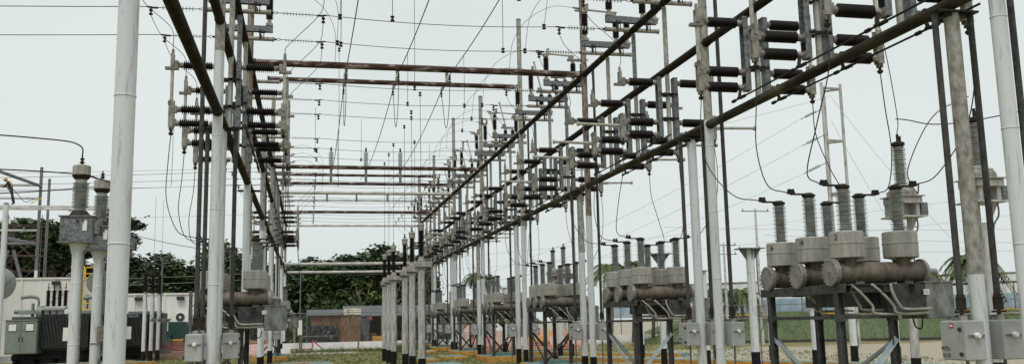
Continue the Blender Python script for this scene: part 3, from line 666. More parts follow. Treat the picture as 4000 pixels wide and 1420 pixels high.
# ---------------------------------------------------------------- surge arrester rows on white posts
def make_arrester(label, loc):
    t = empty('surge_arrester', loc, label, 'surge arrester', 'black finned arresters on white posts')
    MB().cyl((0, 0, -.02), (0, 0, .55), .112, n=16).build('painted_base', 'black', t)
    mb = MB(); mb.lathe((0, 0, .55), (0, 0, 1), [(0, .106)] + [q for z in (.45, .95, 1.6, 2.1) for q in ((z, .106), (z + .004, .113), (z + .02, .113), (z + .024, .106))] + [(2.62, .106), (2.68, .125), (2.70, .13)], 16); mb.build('post', 'white2', t)
    mb = MB(); mb.box((0, 0, 3.28), (.33, .30, .03)); mb.box((.0, 0, 3.40), (.34, .28, .17), bev=.01); mb.box((.25, 0, 3.40), (.16, .22, .16), bev=.01); mb.box((-.0, -.145, 3.38), (.18, .02, .10)); mb.lathe((0, 0, 3.49), (0, 0, 1), [(0, .12), (.03, .12), (.12, .08), (.17, .08)], 14); mb.build('base_box', 'can', t)
    mb = MB(); mb.box((0, 0, 3.305), (.38, .34, .022)); mb.box((0, 0, 3.49), (.30, .26, .02)); mb.build('flange_plate', 'clamp', t)
    mb = MB(); sheds(mb, (0, 0, 3.64), (0, 0, 1), .82, .060, .105, 15, 16); mb.build('finned_column', 'brown', t)
    mb = MB(); mb.lathe((0, 0, 4.45), (0, 0, 1), [(0, .085), (.05, .10), (.16, .10), (.165, .12), (.19, .12), (.20, .09), (.24, .05)], 16); cp = mb.build('metal_cap', 'can', t)
    MB().lathe((0, 0, 4.68), (0, 0, 1), [(0, .02), (.03, .045), (.05, .045), (.06, .02), (.12, .02), (.13, .04), (.15, .04)], 8).build('terminal', 'clamp', cp)
    MB().path(spline([(.22, 0, 3.3), (.26, 0, 3.1), (.14, 0, 2.7), (.13, 0, .2)], 4), .014, 6).build('conduit', 'galv', t)
    return t
arr = make_arrester('thickest and nearest black finned arrester on a white post in mid yard', (3.4, 28.6, 0))
AR = [(3.4, 28.6), (3.4, 31.2), (3.4, 33.6), (3.3, 37.0), (3.3, 39.2), (3.3, 41.5)]
for i, (x, y) in enumerate(AR[1:], 1): dup(arr, (x, y, 0), 'black finned arrester on a white post, %s one going away in mid yard' % ORD[i])
def make_thin(label, loc):
    t = empty('cable_termination', loc, label, 'cable termination', 'three thin white posts with cable ends')
    MB().cyl((0, 0, -.02), (0, 0, .55), .10, n=14).build('painted_base', 'black', t)
    MB().cyl((0, 0, .55), (0, 0, 3.42), .09, n=14).build('post', 'white', t)
    mb = MB(); mb.lathe((0, 0, 3.42), (0, 0, 1), [(0, .16), (.05, .16), (.06, .08), (.10, .08)], 12); sheds(mb, (0, 0, 3.52), (0, 0, 1), .80, .07, .11, 16, 12); mb.build('finned_column', 'brown', t)
    mb = MB(); mb.cyl((0, 0, 4.32), (0, 0, 4.6), .02, n=8); mb.box((0, 0, 4.36), (.2, .06, .03)); mb.build('terminal', 'clamp', t)
    mb = MB(); mb.path(spline([(.06, -.1, 3.4), (.12, -.14, 2.9), (.16, -.14, 2.5), (.32, -.14, 2.25), (.42, -.14, 2.12)], 6), .014, 6); mb.build('drop_cable', 'wire', t)
    mb = MB(); mb.beam((.30, -.14, 2.0), (.62, -.14, 2.10), .1, .1); mb.beam((.36, -.14, 2.12), (.55, -.14, 1.96), .1, .12); mb.build('counter', 'galv', t)
    return t
th = make_thin('left of the three thin white posts in front of the cream building', (-7.85, 48.6, 0))
dup(th, (-7.7, 49.8, 0), 'middle of the three thin white posts in front of the cream building')
dup(th, (-7.55, 51.0, 0), 'right of the three thin white posts in front of the cream building')

# ---------------------------------------------------------------- pedestals at the right
def pedestal(x, y, h, r, label, flared):
    t = empty('pedestal', (x, y, 0), label, 'pedestal', 'white pedestals beyond the right gantry')
    MB().cyl((0, 0, -.05), (0, 0, .56), r + .006, n=16).build('painted_base', 'black', t)
    mb = MB(); mb.cyl((0, 0, .56), (0, 0, h), r, n=16)
    for z in (1.3, 2.1, 2.9):
        if z < h - .3: mb.lathe((0, 0, z), (0, 0, 1), [(0, r), (.004, r + .007), (.02, r + .007), (.024, r)], 16, False)
    mb.build('post', 'white', t)
    mb = MB()
    if flared:
        mb.box((0, 0, h + .01), (.78, .5, .03))
        for dx, dy in ((1, 0), (-1, 0), (0, 1), (0, -1)):
            px, py = -dy * .01, dx * .01; i = len(mb.v); L = .36 if dx else .24
            q = [(dx * r, dy * r, h - .34), (dx * r, dy * r, h), (dx * L, dy * L, h)]
            mb.v += [(a_ + px, b_ + py, c_) for a_, b_, c_ in q] + [(a_ - px, b_ - py, c_) for a_, b_, c_ in q]
            for f in ((i, i + 1, i + 2), (i + 5, i + 4, i + 3), (i, i + 2, i + 5, i + 3), (i + 1, i + 4, i + 5, i + 2), (i, i + 3, i + 4, i + 1)): mb.f.append(f); mb.sm.append(False)
        for xx in (-.33, .33): mb.cyl((xx, 0, h), (xx, 0, h + .09), .012, n=6)
    else: mb.box((0, 0, h + .01), (.34, .34, .02))
    mb.build('cap_plate', 'galv', t)
    return t
p = pedestal(13.05, 25.8, 3.62, .125, 'white pedestal with flared empty top plate and meter box, left of the nearest breaker', True)
mb = MB(); mb.box((.22, -.1, 1.75), (.17, .16, .36), bev=.01); mb.build('meter_box', 'casting', p)
MB().path(spline([(.16, -.1, 3.6), (.16, -.1, 2.4), (.26, -.1, 2.15), (.24, -.1, 1.95)], 5), .018, 6).build('conduit', 'galv', p)
MB().path(spline([(.24, -.1, 1.55), (.24, -.1, 1.3), (.15, -.1, 1.0), (.15, -.1, 0)], 5), .018, 6).build('conduit', 'galv', p)
pedestal(12.62, 28.3, 3.1, .10, 'shorter plain white pedestal left of the flared one', False)
pedestal(12.2, 31.0, 3.85, .105, 'white pedestal with a flared top, seen behind the second main pole', True)
for i, (x, y, h) in enumerate([(18.55, 26.9, 2.9), (17.97, 28.4, 2.9), (15.16, 26.0, 1.9), (11.38, 41.8, 3.2), (11.6, 40.7, 3.2), (10.3, 48.9, 3.4), (13.4, 36.5, 3.2), (15.2, 33.2, 3.1), (16.3, 30.9, 3.1)]):
    pedestal(x, y, h, .12, 'round white pedestal behind the breakers, %s counted' % ORD[i], False)
# lattice mast of three poles
def mast(x, y, h, label):
    t = empty('three_pole_mast', (x, y, 0), label, 'mast')
    P3 = [(-.55, 0), (.55, .15), (.0, .75)]
    for a in P3: MB().cyl((a[0], a[1], 0), (a[0], a[1], h), .075, n=10).build('pole', 'white2', t)
    for k in range(4):
        z = h - .25 - k * 2.6; mb = MB()
        for i in range(3): mb.beam((*P3[i], z), (*P3[(i + 1) % 3], z), .09, .09)
        mb.build('cross_frame', 'weath', t)
    return t
mast(24.9, 39.6, 12.8, 'tall mast of three slim pale poles tied together, behind the nearest breaker')
def utility(x, y, h, label, arms=1):
    t = empty('utility_pole', (x, y, 0), label, 'utility pole', 'distant utility poles')
    MB().cyl((0, 0, 0), (0, 0, h), .10, .065, n=8).build('shaft', 'palebeam', t)
    mb = MB()
    for k in range(arms):
        z = h - .15 - .6 * k; mb.beam((-.9, 0, z), (.9, 0, z), .045, .05)
        for xx in (-.8, .8): mb.cyl((xx, 0, z), (xx, 0, z + .14), .03, n=6)
    mb.build('crossarm', 'galv', t)
utility(25.8, 50, 7.9, 'slim pale pole with a drooping crossarm behind the flared pedestal')
utility(26.5, 56, 6.4, 'shorter far utility pole with two crossarms', 2)
utility(17.5, 60, 12.5, 'far pale pole just right of the fourth main pole', 3)
utility(43, 60, 8, 'far utility pole above the wall at the right edge', 2)
# ---------------------------------------------------------------- glass strings, conductors and jumpers
def make_string(s, label, loc):
    t = empty('insulator_string', loc, label, 'insulator string', 'strings of pale glass discs')
    mb = MB(); mb.lathe((0, 0, 0), (s, 0, 0), [(0, .03), (.05, .03)], 8)
    mb.path([(s * (.05 + .05 * (1 - math.cos(a)) ), .0, .025 * math.sin(a)) for a in [k * PI / 6 for k in range(13)]], .008, 5)
    mb.cyl((s * .13, 0, 0), (s * 1.10, 0, -.015), .009, n=6); mb.build('link', 'clamp', t)
    mb = MB()
    for k in range(10):
        x = .28 + k * .072; mb.lathe((s * x, 0, -.004), (s, 0, 0), [(0, .012), (.006, .055), (.014, .058), (.022, .02), (.03, .012)], 14)
    mb.build('glass_discs', 'glass', t)
    mb = MB(); mb.box((s * 1.13, 0, -.02), (.16, .03, .04)); mb.box((s * 1.24, 0, -.005), (.10, .03, .03)); mb.lathe((s * 1.20, 0, -.20), (0, 0, 1), [(0, .02), (.01, .045), (.04, .045), (.05, .02), (.09, .02), (.10, .045), (.13, .045), (.14, .02), (.17, .02)], 8); mb.build('end_clamp', 'clamp', t)
    return t
def make_clamp(label, loc):
    t = empty('wire_clamp', loc, label, 'clamp', 'bolted clamps on the wires')
    mb = MB()
    mb.lathe((0, 0, -.09), (0, 0, 1), [(0, .02), (.01, .05), (.04, .05), (.05, .025), (.09, .025), (.10, .05), (.13, .05), (.14, .02)], 8); mb.build('body', 'clamp', t)
    return t
sprot = {}
def string(s, label, loc):
    if s not in sprot: sprot[s] = make_string(s, label, loc); return sprot[s]
    return dup(sprot[s], loc, label)
cprot = []
def clampw(loc, label):
    if not cprot: cprot.append(make_clamp(label, loc)); return
    dup(cprot[0], loc, label)
ZW = ZU + .02
rnd = random.Random(3)
for k in range(1, 7):
    for j, y in enumerate(phases(k)):
        w = '%s phase of the %s bay' % (PHN[j], BAYN[k])
        string(-1, 'string of pale glass discs at the right gantry, %s' % w, (XR - .73, y, ZW))
        if k: string(1, 'pale glass disc string, inner side of left gantry, %s' % w, (XL + .73, y, ZW))
        xa = XL + 1.98 if k else XL + .1
        cable('crossing_wire', sag((xa, y, ZW), (XR - 1.98, y, ZW), .10), .009, 'thin wire crossing between the gantries at the %s' % w, 'wire', 'wires crossing between the gantries')
        if k in (1, 4):
            string(-1, 'pale glass disc string, outer side of left gantry, %s' % w, (XL - .73, y, ZW))
            cable('outgoing_wire', sag((XL - 1.98, y, ZW), (XL - 34, y, ZW - .35), .35, 20), .010, 'thin wire leaving the left gantry leftward, %s' % w, 'wire', 'wires leaving the left gantry')
            # jumpers on the left gantry: string clamp down to the switch jaw
            cable('jumper', spline([(XL + 1.93, y, ZW - .2), (XL + 1.85, y + .1, 8.25), (XL + 1.35, y + .3, 7.75), (XL + 1.14, y + .1, 7.45), (XL + 1.12, y, 7.28)], 6), .0075, 'curved jumper at the inner glass string, left gantry, %s' % w, 'cable', 'jumpers of the gantries')
            cable('jumper', spline([(XL - 1.93, y, ZW - .2), (XL - 1.7, y + .1, 8.25), (XL - 1.2, y + .2, 7.8), (XL - 1.12, y, 7.28)], 6), .0075, 'curved jumper, outer side of left gantry, %s' % w, 'cable', 'jumpers of the gantries')
        cable('jumper', spline([(XR - 1.93, y, ZW - .2), (XR - 1.75, y, 8.35), (XR - 1.25, y - .1, 7.85), (XR - 1.08, y, 7.5), (XR - 1.12, y, 7.28)], 6), .0075, 'curved jumper at the glass string, right gantry, %s' % w, 'cable', 'jumpers of the gantries')
        # arched jumper from the upright switch to the crossing wire
        for x, s in ((XR, -1), (XL, 1)):
            if k not in BAYS[x]: continue
            cable('arched_jumper', spline([(x + s * .92, y, ZU + 1.30), (x + s * 1.45, y + .3, ZU + 1.40), (x + s * 2.0, y + .9, ZU + 1.2), (x + s * 2.3, y + 1.5, ZU + .75), (x + s * 2.32, y + 2.05, ZW + .05)], 6), .0065, 'arched jumper above the beam, %s, %s gantry' % (w, SIDE[x]), 'cable', 'arched jumpers of the gantries')
            if k < 3: clampw((x + s * 2.32, y + 2.1, ZW), 'bolted clamp under the arched jumper, %s, %s gantry' % (w, SIDE[x]))
# three bus conductors high along the yard
BX = [1.24, 3.15, 5.06]
NB = ['left', 'middle', 'right']
for i, x in enumerate(BX):
    cable('bus_conductor', sag((x, 8.6, 11.15), (x, 33.2, 10.75), .55, 24), .016, '%s of the three high wires running along the yard, nearest span' % NB[i], 'wire', 'high bus wires along the yard', n=6)
    cable('bus_conductor', sag((x, 35.3, 10.70), (x, 58.7, 10.7), .55, 24), .016, '%s of the three high wires running along the yard, span beyond the brown pipes' % NB[i], 'wire', 'high bus wires along the yard', n=6)
    t = empty('hanger_post', (x, 34.3, 10.7), 'short brown post of the %s high wire on the thin cross pipe' % NB[i], 'post', 'short posts carrying the high wires')
    MB().box((.06, 0, .22), (.11, .11, .46)).build('post', 'rusty', t)
    for d, yy in ((-1, 34.2), (1, 34.4)):
        t = empty('tension_string', (x, yy, 10.72), 'white tension string of the %s high wire, %s side' % (NB[i], 'near' if d < 0 else 'far'), 'insulator string', 'tension strings of the high wires')
        mb = MB(); mb.cyl((0, 0, 0), (0, d * 1.05, .02), .012, n=6); mb.box((0, d * 1.02, -.05), (.05, .16, .10)); mb.lathe((0, d * 1.02, -.28), (0, 0, 1), [(0, .02), (.01, .05), (.05, .05), (.06, .02), (.10, .02), (.11, .05), (.15, .05)], 8); mb.build('fittings', 'clamp', t)
        mb = MB()
        for q in range(8): mb.lathe((0, d * (.25 + q * .08), 0), (0, d, 0), [(0, .015), (.008, .065), (.02, .068), (.03, .02)], 14)
        mb.build('glass_discs', 'glass', t)
    cable('hanging_loop', spline([(x, 33.2, 10.5), (x + .02, 33.5, 9.7), (x, 34.0, 8.95), (x - .02, 34.4, 9.1), (x, 35.0, 9.9), (x, 35.35, 10.45)], 7), .013, 'dark loop hanging under the %s high wire at the brown pipes' % NB[i], 'cable', 'loops under the high wires')
    # white post insulators far away
    t = empty('post_insulator', (x - .1, 51.3, 9.4), 'white post insulator standing on the far brown cross pipe, %s one' % NB[i], 'post insulator', 'white post insulators on the far cross pipe')
    mb = MB(); sheds(mb, (0, 0, .75), (0, 0, 1), .95, .09, .15, 10, 12); mb.build('white_sheds', 'glass', t)
    MB().box((0, 0, .4), (.14, .14, .75)).build('post', 'galv', t)
    mb = MB(); mb.cyl((0, 0, 1.7), (0, 0, 1.95), .05, n=8); mb.build('metal_cap', 'clamp', t)
# vertical droppers
DROPS = [(1.9, 21.5, 8.88, 12.5), (4.55, 19.4, 8.80, 12.5), (5.06, 23.6, 10.9, 8.85), (3.15, 30.0, 10.6, 8.83), (3.15, 27.9, 8.83, 12.5), (.75, 23.6, 8.83, 12), (.9, 30.0, 10.6, 6.0),
                                    (3.5, 32.1, 8.83, 5.0), (5.06, 30, 10.6, 8.83), (4.1, 36.5, 8.83, 4.9), (3.3, 37.0, 8.8, 4.9), (3.3, 39.2, 8.8, 4.9), (3.3, 41.5, 8.8, 4.9), (3.4, 28.6, 4.9, 8.83), (3.4, 31.2, 4.9, 8.83), (3.4, 33.6, 4.9, 8.83), (2.2, 40.6, 8.8, 10.6), (.2, 38.5, 8.8, 10.6), (1.3, 45.0, 8.8, 10.6), (5.8, 45, 8.8, 10.4), (-4.5, 32.1, 8.6, 6.3), (-8.8, 48.5, 4.7, 8.3), (-7.7, 49.8, 4.6, 8.3), (-7.5, 51.0, 4.6, 8.3)]
def dgroup(d): return 0 if d[0] < -3 else (1 if d[1] < 26 else 2 if d[1] < 34.5 else 3)
GN = ['droppers left of left gantry', 'nearest droppers', 'droppers near the brown cross pipes', 'far droppers']
DROPS.sort(key=lambda d: (dgroup(d), math.atan2(d[0], d[1])))
cnt = [0, 0, 0, 0]
for (x, y, z1, z0) in DROPS:
    g = dgroup((x, y)); cnt[g] += 1; lb = 'number %d from left among %s' % (cnt[g], GN[g])
    cable('dropper', [(x, y, z1), (x + .01, y, (z1 + z0) / 2), (x, y, z0)], .008, 'thin vertical wire, ' + lb, 'wire', 'vertical dropper wires')
    if g: clampw((x, y, min(z1, z0) if min(z1, z0) > 6 else max(z1, z0)), 'bolted clamp, ' + lb)
# cables from the switches to the breaker bushings
for x, cx in ((XR, 8.10), (XL, -1.54)):
    for k in BAYS[x]:
        for j, y in enumerate(phases(k)):
            ty = BY[k] + (-.95, 0, .95)[j]
            for s in (-1, 1):
                xs = x + s * 1.11; xp = cx + (-.46 - .36 if s < 0 else .42 + .36)
                w = s * (.04 + .08 * rnd.random())
                cable('down_cable', spline([(xs, y, ZL - .03), (xs + w * .4, y, 4.9), (xs + w, y + (ty - y) * .3, 4.2), (xs + w * .6 + (xp - xs) * .3, y + (ty - y) * .8, 3.62), (xp, ty, 3.50)], 7), .009, 'down cable from %s switch to breaker, %s phase, %s bay, %s gantry' % ('left' if s < 0 else 'right', PHN[j], BAYN[k], SIDE[x]), 'cable', 'cables looping down to the breakers')
# wires to the right transformers and beyond
cable('jumper', spline([(13.3, 19.2, 9.6), (13.75, 19.4, 7.8), (14.05, 19.6, 6.35), (14.0, 19.6, 5.93)], 8), .011, 'thin cable coming down to the boxed transformer behind the breaker', 'cable')
cable('jumper', spline([(14.0, 19.6, 6.3), (14.8, 17.8, 5.9), (17.5, 12, 6.2)], 8), .014, 'dark cable running right from the boxed transformer', 'cable')
cable('jumper', spline([(8.94, 12.1, 3.52), (10.0, 13.6, 3.60), (12.2, 16.8, 4.6), (13.2, 17.2, 5.8), (13.9, 16.9, 6.2)], 8), .012, 'cable sweeping from the nearest breaker up to the right', 'cable')
for i, (a, b, s) in enumerate([((2, 80, 6.5), (70, 20, 12), 1.2), ((3, 85, 6), (70, 26, 10.5), 1.2), ((23.1, 39.6, 10.95), (9, 62, 4.0), .8), ((23.1, 39.6, 9.65), (9.5, 62, 3.6), .8), ((23.1, 39.6, 8.3), (9, 62, 3.2), .7), ((25, 40, 12.3), (38, 47, 4.5), .4), ((25, 40, 11), (33, 45, 3.8), .3),
                               ((24.9, 40, 12.2), (12.5, 58, 12.2), .5), ((20, 38, 5.2), (60, 34, 5.0), .5), ((20, 44, 5.0), (60, 40, 5.6), .5), ((20, 50, 6.8), (70, 45, 7.4), .6)]):
    cable('far_wire', sag(a, b, s, 24), .008, 'hair thin pale wire in the right sky, %s from the top' % (ORD[i] if i < 10 else 'a low one, %d' % i), 'wire', 'thin wires across the right sky', m='pwire')
for i, (x, y, z) in enumerate([(24.2, 39.6, 11.4), (24.2, 39.6, 10.1), (24.2, 39.6, 8.75)]):
    t = empty('strain_string', (x, y, z), 'pale strain insulator on the three pole mast, %s from the top' % ORD[i], 'insulator string', 'strain insulators on the mast')
    mb = MB()
    for q in range(7): mb.lathe((-.25 - q * .085, .0, -.05 - .04 * q), (-.9, 0, -.42), [(0, .03), (.02, .07), (.05, .07), (.07, .03)], 10)
    mb.build('sheds', 'glass', t); MB().cyl((.25, 0, .15), (-1.1, 0, -.46), .018, n=6).build('rod', 'clamp', t)
# left sky wires
for i, (z0, z1, y) in enumerate([(5.62, 5.34, 21.5), (5.2, 5.34, 23.6)]):
    cable('lead_wire', spline([(-14, y - 1.5, z0 + .02), (-8, y - .8, z0 + .10), (-5.6, y - .05, z0 + .12), (-4.95, y, z0), (-4.88, y, z1 + .0)], 8), .016, 'dark lead bending down onto the %s white headed transformer' % ('nearest' if i == 0 else 'middle'), 'cable', 'leads of the left transformers')
cable('lead_wire', spline([(-4.88, 21.5, 5.02), (-4.4, 24.0, 5.02), (-4.88, 25.7, 5.3)], 8), .014, 'dark lead passing behind toward the hidden third transformer', 'cable')
cable('lead_wire', spline([(-14, 22, 4.75), (-8, 23, 4.72), (-4.88, 25.6, 5.34)], 8), .014, 'lower dark lead crossing behind the white headed transformers', 'cable')
for i, (y, z) in enumerate([(42, 8.6), (47, 8.6), (55, 8.1), (62, 5.1), (62, 4.7)]):
    cable('far_wire', sag((-45, y, z), (-2, y, z), .5, 16), .009, 'hair thin wire low in the left sky, %s one' % ORD[i], 'wire', 'thin wires across the left sky', m='pwire')

# ---------------------------------------------------------------- far structure on the left with the worker
GY = 64.0
def P(name, parts, label, cat, group=None, loc=(0, 0, 0)):
    t = empty(name, loc, label, cat, group)
    for pn, m, fn in parts: mb = MB(); fn(mb); mb.build(pn, m, t)
    return t
make_pole(-13.0, 44, .115, 7.15, 7.15, 'thick white pole at the left edge with its black foot', 'pole')
P('platform_beam', [('beam', 'palebeam', lambda m: m.box((2.3, 0, 0), (6.6, .3, .26)))], 'pale flat beam the worker stands on', 'beam', None, (-18.6, GY, 9.45))
for i, (x, y, h) in enumerate([(-17.2, GY + 1, 12.2), (-20.6, GY + 3, 12.2), (-19.0, GY + 10, 12.8)]):
    make_pole(x, y, .10, h, 5.5, 'round pole of the far left structure, %s one' % ORD[i], 'pole', 'poles of the far left structure', up='galv')
for i, (a, b, r) in enumerate([((-17.2, GY + 1, 11.0), (-19.5, GY - 18, 11.0), .16), ((-17.2, GY + 1, 11.05), (-22.6, GY + 1, 11.05), .13), ((-17.2, GY + 1, 9.9 + .3), (-22.6, GY + 1, 10.2), .13), ((-17.3, GY + 1, 7.2), (-19.8, GY - 20, 7.2), .16), ((-17.2, GY + 1, 7.25), (-22.6, GY + 1, 7.25), .13), ((-17.2, GY + 1, 8.1), (-23, GY + 1, 8.1), .12), ((-17.2, GY + 1, 4.0), (-19.8, GY - 20, 4.0), .13), ((-18.6, GY - 2, 4.1), (-18.6, GY - 2, 5.3), .12), ((-18.6, GY - 2, 5.3), (-21.6, GY - 2, 5.4), .12)]):
    P('pipe_member', [('pipe', 'palebeam' if i in (1, 2, 5) else 'galv', lambda m, a=a, b=b, r=r: m.cyl(V((0, 0, 0)), V(b) - V(a), r * .62, n=10))], 'horizontal or upright pipe of the far left structure, %s listed' % ORD[i], 'pipe', 'pipes of the far left structure', a)
for i, (a, b) in enumerate([((-20.4, GY + 2, 2.5), (-19.2, GY + 2, 6.9)), ((-17.6, GY + 2, 2.5), (-18.9, GY + 2, 6.9)), ((-20.6, GY + 2, 6.5), (-17.3, GY + 2, 3.0))]):
    P('diagonal_brace', [('tube', 'galv', lambda m, a=a, b=b: m.cyl(V((0, 0, 0)), V(b) - V(a), .11, n=8))], 'pale diagonal tube in the far left structure, %s' % ORD[i], 'brace', 'diagonals of the far left structure', a)
def scaffold(x0, x1, y, z0, z1, label):
    def tubes(m):
        for x in (x0, (x0 + x1) / 2, x1):
            for yy in (y, y + 1.2): m.cyl((x, yy, z0), (x, yy, z1), .024, n=6)
        z = z0 + .6
        while z < z1:
            for yy in (y, y + 1.2): m.cyl((x0, yy, z), (x1, yy, z), .02, n=6)
            z += 1.0
        z = z0
        while z + 2 < z1: m.cyl((x0, y, z), ((x0 + x1) / 2, y, z + 2), .025, n=6); m.cyl(((x0 + x1) / 2, y, z), (x1, y, z + 2), .025, n=6); m.cyl((x1, y, z), ((x0 + x1) / 2, y, z + 2), .025, n=6); z += 2
    t = empty('scaffold', (0, 0, 0), label, 'scaffold'); mb = MB(); tubes(mb); mb.build('tubes', 'scaf', t)
    mb = MB()
    for z in (z0 + 2.6, z0 + 4.6, z0 + 6.6):
        if z < z1: mb.box(((x0 + x1) / 2, y + .6, z), (x1 - x0, 1.0, .06))
    mb.build('planks', 'steel', t)
scaffold(-21.5, -17.4, GY + 2.5, 0, 9.3, 'dark red tube scaffold around the far left structure')
# worker leaning on the pole
def worker(loc, rz):
    t = empty('person', loc, 'worker in dark navy overalls and orange helmet standing high on the far beam', 'person')
    t.rotation_euler = (0, 0, rz)
    J = [((0, 0, .93), .13), ((0.02, 0, 1.15), .14), ((-.06, 0, 1.38), .16), ((-.13, 0, 1.50), .06), ((-.20, 0, 1.56), .055),
         ((.10, .10, .90), .10), ((.13, .12, .50), .065), ((.20, .13, .09), .045), ((.08, .15, .04), .04),
         ((.10, -.10, .90), .10), ((.24, -.12, .50), .065), ((.36, -.12, .09), .045), ((.24, -.14, .04), .04),
         ((-.10, .20, 1.40), .07), ((-.26, .22, 1.16), .05), ((-.46, .12, 1.22), .035),
         ((-.10, -.20, 1.40), .07), ((-.24, -.24, 1.12), .05), ((-.44, -.14, 1.10), .035)]
    E = [(0, 1), (1, 2), (2, 3), (3, 4), (0, 5), (5, 6), (6, 7), (7, 8), (0, 9), (9, 10), (10, 11), (11, 12), (2, 13), (13, 14), (14, 15), (2, 16), (16, 17), (17, 18)]
    me = bpy.data.meshes.new('body'); me.from_pydata([j[0] for j in J], E, []); o = bpy.data.objects.new('tmp', me); COL.objects.link(o)
    sk = o.modifiers.new('s', 'SKIN')
    for i, j in enumerate(J): me.skin_vertices[0].data[i].radius = (j[1], j[1])
    me.skin_vertices[0].data[0].use_root = True
    sb = o.modifiers.new('u', 'SUBSURF'); sb.levels = 1
    dg = bpy.context.evaluated_depsgraph_get(); m2 = bpy.data.meshes.new_from_object(o.evaluated_get(dg)); bpy.data.objects.remove(o)
    m2.materials.clear(); m2.materials.append(M['navy']); b = bpy.data.objects.new('body', m2); COL.objects.link(b); b.parent = t
    mb = MB(); mb.lathe((-.26, 0, 1.50), (-.25, 0, 1), [(0, .05), (.03, .085), (.10, .10), (.16, .095), (.20, .07)], 12); mb.box((-.375, 0, 1.60), (.03, .03, .04)); mb.build('face', 'skin', t)
    mb = MB(); mb.lathe((-.275, 0, 1.62), (-.25, 0, 1), [(0, .135), (.01, .14), (.05, .125), (.10, .10), (.13, .05), (.135, .01)], 14); mb.box((-.40, 0, 1.60), (.1, .14, .015)); mb.build('helmet', 'orange', t)
    for s, q in ((1, (-.46, .12, 1.22)), (-1, (-.44, -.14, 1.10))):
        mb = MB(); mb.box((q[0] - .05, q[1], q[2]), (.09, .08, .035), bev=.01)
        for f in range(4): mb.path([(q[0] - .08, q[1] - .03 + .02 * f, q[2]), (q[0] - .13, q[1] - .03 + .02 * f, q[2] - .01), (q[0] - .15 + .004 * f, q[1] - .03 + .02 * f, q[2] - .04)], .009, 5)
        mb.path([(q[0] - .04, q[1] + s * .04, q[2]), (q[0] - .08, q[1] + s * .06, q[2] + .01)], .01, 5); mb.build('hand', 'skin', t)
    mb = MB()
    for s in (-1, 1): mb.path(spline([(.10, s * .09, 1.0), (.12, s * .12, 1.25), (.02, s * .13, 1.50), (-.14, s * .11, 1.47), (-.18, s * .09, 1.2), (-.10, s * .08, 1.0)], 4), .018, 6)
    mb.build('harness', 'orange', t)
    MB().path(spline([(.10, 0, 1.1), (.6, 0, .55), (.95, 0, .20), (1.5, 0, .4)], 6), .02, 6).build('lanyard', 'navy', t)
worker((-18.75, GY, 9.63), 0)
P('yellow_strap', [('strap', 'yel', lambda m: m.path(spline([(0, 0, 0), (.3, 0, .22), (.6, 0, .34)], 4), .03, 6))], 'yellow strap hanging over the far beam right of the worker', 'strap', None, (-17.4, GY - .2, 9.7))
P('strain_string', [('sheds', 'glass', lambda m: [m.lathe((.1 + q * .14, 0, -.05 - q * .10), (.8, 0, -.55), [(0, .03), (.02, .13), (.07, .13), (.09, .03)], 10) for q in range(8)] and None), ('rod', 'clamp', lambda m: (m.cyl((0, 0, 0), (1.5, 0, -1.0), .03, n=6), m.cyl((1.3, 0, -.9), (1.0, 0, -1.7), .05, n=6)) and None)], 'pale strain insulator hanging from the end of the far left beam', 'insulator string', None, (-15.4, GY, 9.5))
cable('far_wire', sag((-13.9, GY, 8.5), (-4, GY, 6.4), .3), .02, 'wire running right from the strain insulator at the far left', 'wire')
for i in range(3):
    cable('guy_wire', [(-18 + i * 2.2, 52, 6.2 - i * .3), (-19.5 + i * 1.5, 46, 0.5)] if i else [(-9.0, 50, 5.4), (-12.8, 50, 2.8)], .014, 'pale slanting guy wire before the cream building, %s' % ORD[i], 'wire', 'guy wires at the left')
cable('white_hose', spline([(-8.1, 40, 6.5), (-8.35, 41.5, 4.6), (-8.75, 43, 3.0), (-9.1, 44, 2.2)], 6), .03, 'white cable curving down right of the big white pole', 'cable', m='label')

